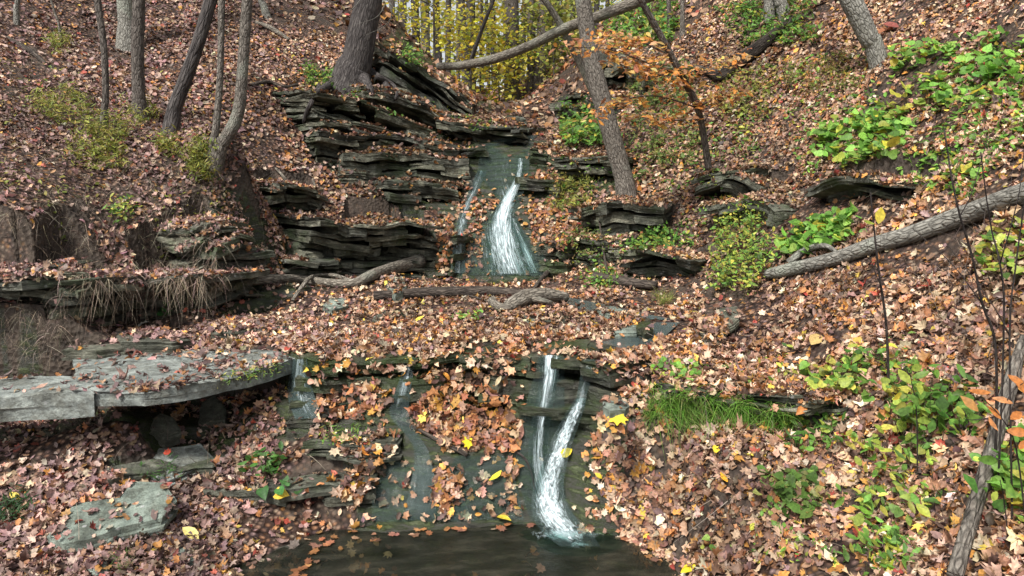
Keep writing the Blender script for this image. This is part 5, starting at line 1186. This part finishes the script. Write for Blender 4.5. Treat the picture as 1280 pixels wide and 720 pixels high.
stem('right one of two crossing thin stems near the right edge', [(1262,478,3.2),(1255,400,3.15),(1250,330,3.1),(1240,290,3.1),(1232,240,3.05),(1226,190,3.0)], [[(1250,330,3.1),(1272,250,3.0),(1280,190,3.0)]], None, 4)
stem('forked thin stem cut by the right edge', [(1285,470,3.0),(1262,420,3.0),(1270,330,3.0),(1282,240,2.95),(1290,150,2.9)], [[(1262,420,3.0),(1240,380,3.0),(1180,300,3.1)]], None, 3.5)
stem('thin stem carrying orange pointed leaves at the right edge', [(1290,600,2.9),(1270,560,2.85),(1250,520,2.8),(1225,495,2.8)], [[(1250,520,2.8),(1265,490,2.8),(1280,478,2.8)], [(1250,520,2.8),(1215,525,2.85),(1195,520,2.9)]],
     [(1225,490,2.8,.085,OR), (1213,505,2.8,.08,(.5,.26,.08)), (1243,515,2.8,.07,OR), (1255,500,2.8,.07,(.66,.3,.12)), (1275,480,2.8,.09,OR), (1272,540,2.8,.08,OR), (1240,530,2.8,.07,(.66,.3,.12)), (1270,520,2.8,.07,OR), (1200,515,2.9,.07,YG), (1280,555,2.8,.06,OR)], 3)
stem('thin stem with yellow leaves left of the orange-leaved one', [(1150,560,3.7),(1146,520,3.65),(1140,480,3.6),(1130,455,3.6)], [], [(1130,470,3.6,.09,YG), (1142,500,3.6,.085,(.16,.3,.06)), (1122,495,3.6,.07,YL), (1150,485,3.6,.07,YG)], 2.5)
stem('slim stem with paired leaves below the orange-leaved one', [(1262,660,2.9),(1255,625,2.85),(1250,600,2.8)], [], [(1262,610,2.8,.08,(.15,.3,.05)), (1243,620,2.8,.05,YG), (1235,575,2.9,.08,(.12,.25,.04)), (1215,605,2.9,.09,(.10,.26,.05))], 2)
plant('pair of long pink leaves at the top right', [(1105,40),(1135,38),(1132,46),(1108,48)], 3, 0, .22, .16, [(1, (.62, .2, .17)), (1, (.55, .25, .13))], OVAL, name='seedling', per=1, spread=.02, flat=.15)
# fine bare twigs hanging by the massive trunk
bt = empty('bare_branch', tuple(P(470, -40, 12.2)), 'fine pale bare twigs in front of the massive furrowed trunk', 'branch'); mb = MB()
for br in ([(470,-60,12.2),(485,0,12),(505,18,12),(540,25,11.9)], [(485,0,12),(490,10,12),(484,30,12),(455,45,12)], [(470,-60,12.2),(450,0,12),(425,20,12),(410,28,12)], [(455,-20,12),(430,-2,12),(405,5,12)], [(505,18,12),(520,28,12),(528,34,12)], [(482,5,12),(470,22,12),(440,32,12)]):
    w = [P(*q) for q in br]; v, f = tube_geo(w, [.016, .011, .007, .003][-len(w):], 4, .05, 2, 5); mb.add(v, f)
mb.build('twig', M_bark_pale, bt, smooth=True, solid=False)
# scattered low greenery on both banks: ground cover nobody could count
def cover(poly, n, size, pal, lift=.05, kind='ground_cover'):
    b = surf_pts(poly, n); keep = vn(b[:, 0] * 2.1, b[:, 1] * 2.1, 61) > .53; b = b[keep]; n = len(b)
    b = b + np.array([0, -.02, 0]) + np.array([0, 0, 1]) * (RNG.random((n, 1)) * lift + .01); lb = LB()
    lb.leaves(b, np.array([0, -.5, 1]) + RNG.normal(size=(n, 3)) * .5, size * (.5 + .9 * RNG.random(n)), OVAL, pick(pal, n), curl=.5)
    o = lb.build(kind, M_green); tag(o, kind='stuff')
cover([(960,80),(1280,40),(1280,260),(1000,220)], 2200, .075, BRIGHT)
cover([(690,120),(960,60),(960,240),(840,330),(700,330)], 2200, .06, GREENS)
cover([(900,430),(1280,420),(1280,720),(940,700)], 1300, .045, MIXY)
cover([(0,80),(300,100),(280,330),(0,330)], 900, .05, YELGREEN)
cover([(480,110),(640,160),(560,170),(420,120)], 500, .07, GREENS)
strands('dry_twigs', [(1080,150),(1280,100),(1280,420),(1120,420)], 260, (0, -.2, 1), .7, .32, .0018, [(1, (.12, .1, .09)), (1, (.24, .2, .17))], .35, clump=70)
strands('dry_twigs', [(1100,420),(1280,420),(1280,700),(1120,700)], 260, (0, -.2, 1), .8, .24, .0013, [(1, (.10, .08, .07)), (1, (.22, .18, .15))], .35, clump=60)
strands('dry_grass', [(0,60),(260,80),(280,250),(0,260)], 1400, (.1, -.4, .6), .5, .22, .0022, DRY + [(2, (.34, .33, .14))], .7, clump=220)
strands('dry_grass', [(0,190),(110,170),(270,215),(280,310),(180,330),(0,320)], 800, (.1, -.5, .3), .7, .15, .002, DRY, .6, clump=130)
strands('dry_twigs', [(200,240),(420,240),(540,330),(260,350)], 300, (0, -.5, .2), .9, .3, .002, [(1, (.14, .12, .1)), (1, (.08, .07, .06))], .6, clump=60)
fx = []
while len(fx) < 60:
    a, b_ = random.uniform(-1.4, .95), random.uniform(3.6, 4.75); h = BV_T.ray_cast(Vector((a, b_, 9)), down)
    if h[0] is not None and -.06 < h[0].z < .08: fx.append((a, b_, .094))
fx = np.array(fx); lb = LB(); lb.leaves(fx, np.array([0, 0, 1.0]) + RNG.normal(size=(60, 3)) * .06, .075 * (.6 + .6 * RNG.random(60)), MAPLE, pick(ORG, 60), curl=.3)
fo_ = lb.build('floating_leaves', M_litter); tag(fo_, kind='stuff')
drape([(742,520),(800,530),(835,620),(850,715),(800,700),(768,650),(745,600)], 420, .078, PAL)
drape([(455,560),(500,556),(470,600),(440,640),(420,620)], 110, .078, PAL)
for poly, n_ in (([(280,350),(960,350),(960,430),(300,430)], 160), ([(0,40),(420,40),(500,240),(0,300)], 220), ([(900,60),(1280,60),(1280,700),(860,700)], 260), ([(0,540),(400,540),(420,700),(0,715)], 90)):
    strands('dry_twigs', poly, n_, (0, 0, .12), .8, .26, .0028, [(1, (.10, .085, .07)), (1, (.26, .22, .18)), (1, (.16, .13, .10))], .12)
drape([(470,578),(640,575),(650,650),(450,655)], 110, .07, PAL)
drape([(380,455),(660,455),(650,480),(390,485)], 110, .07, PAL)
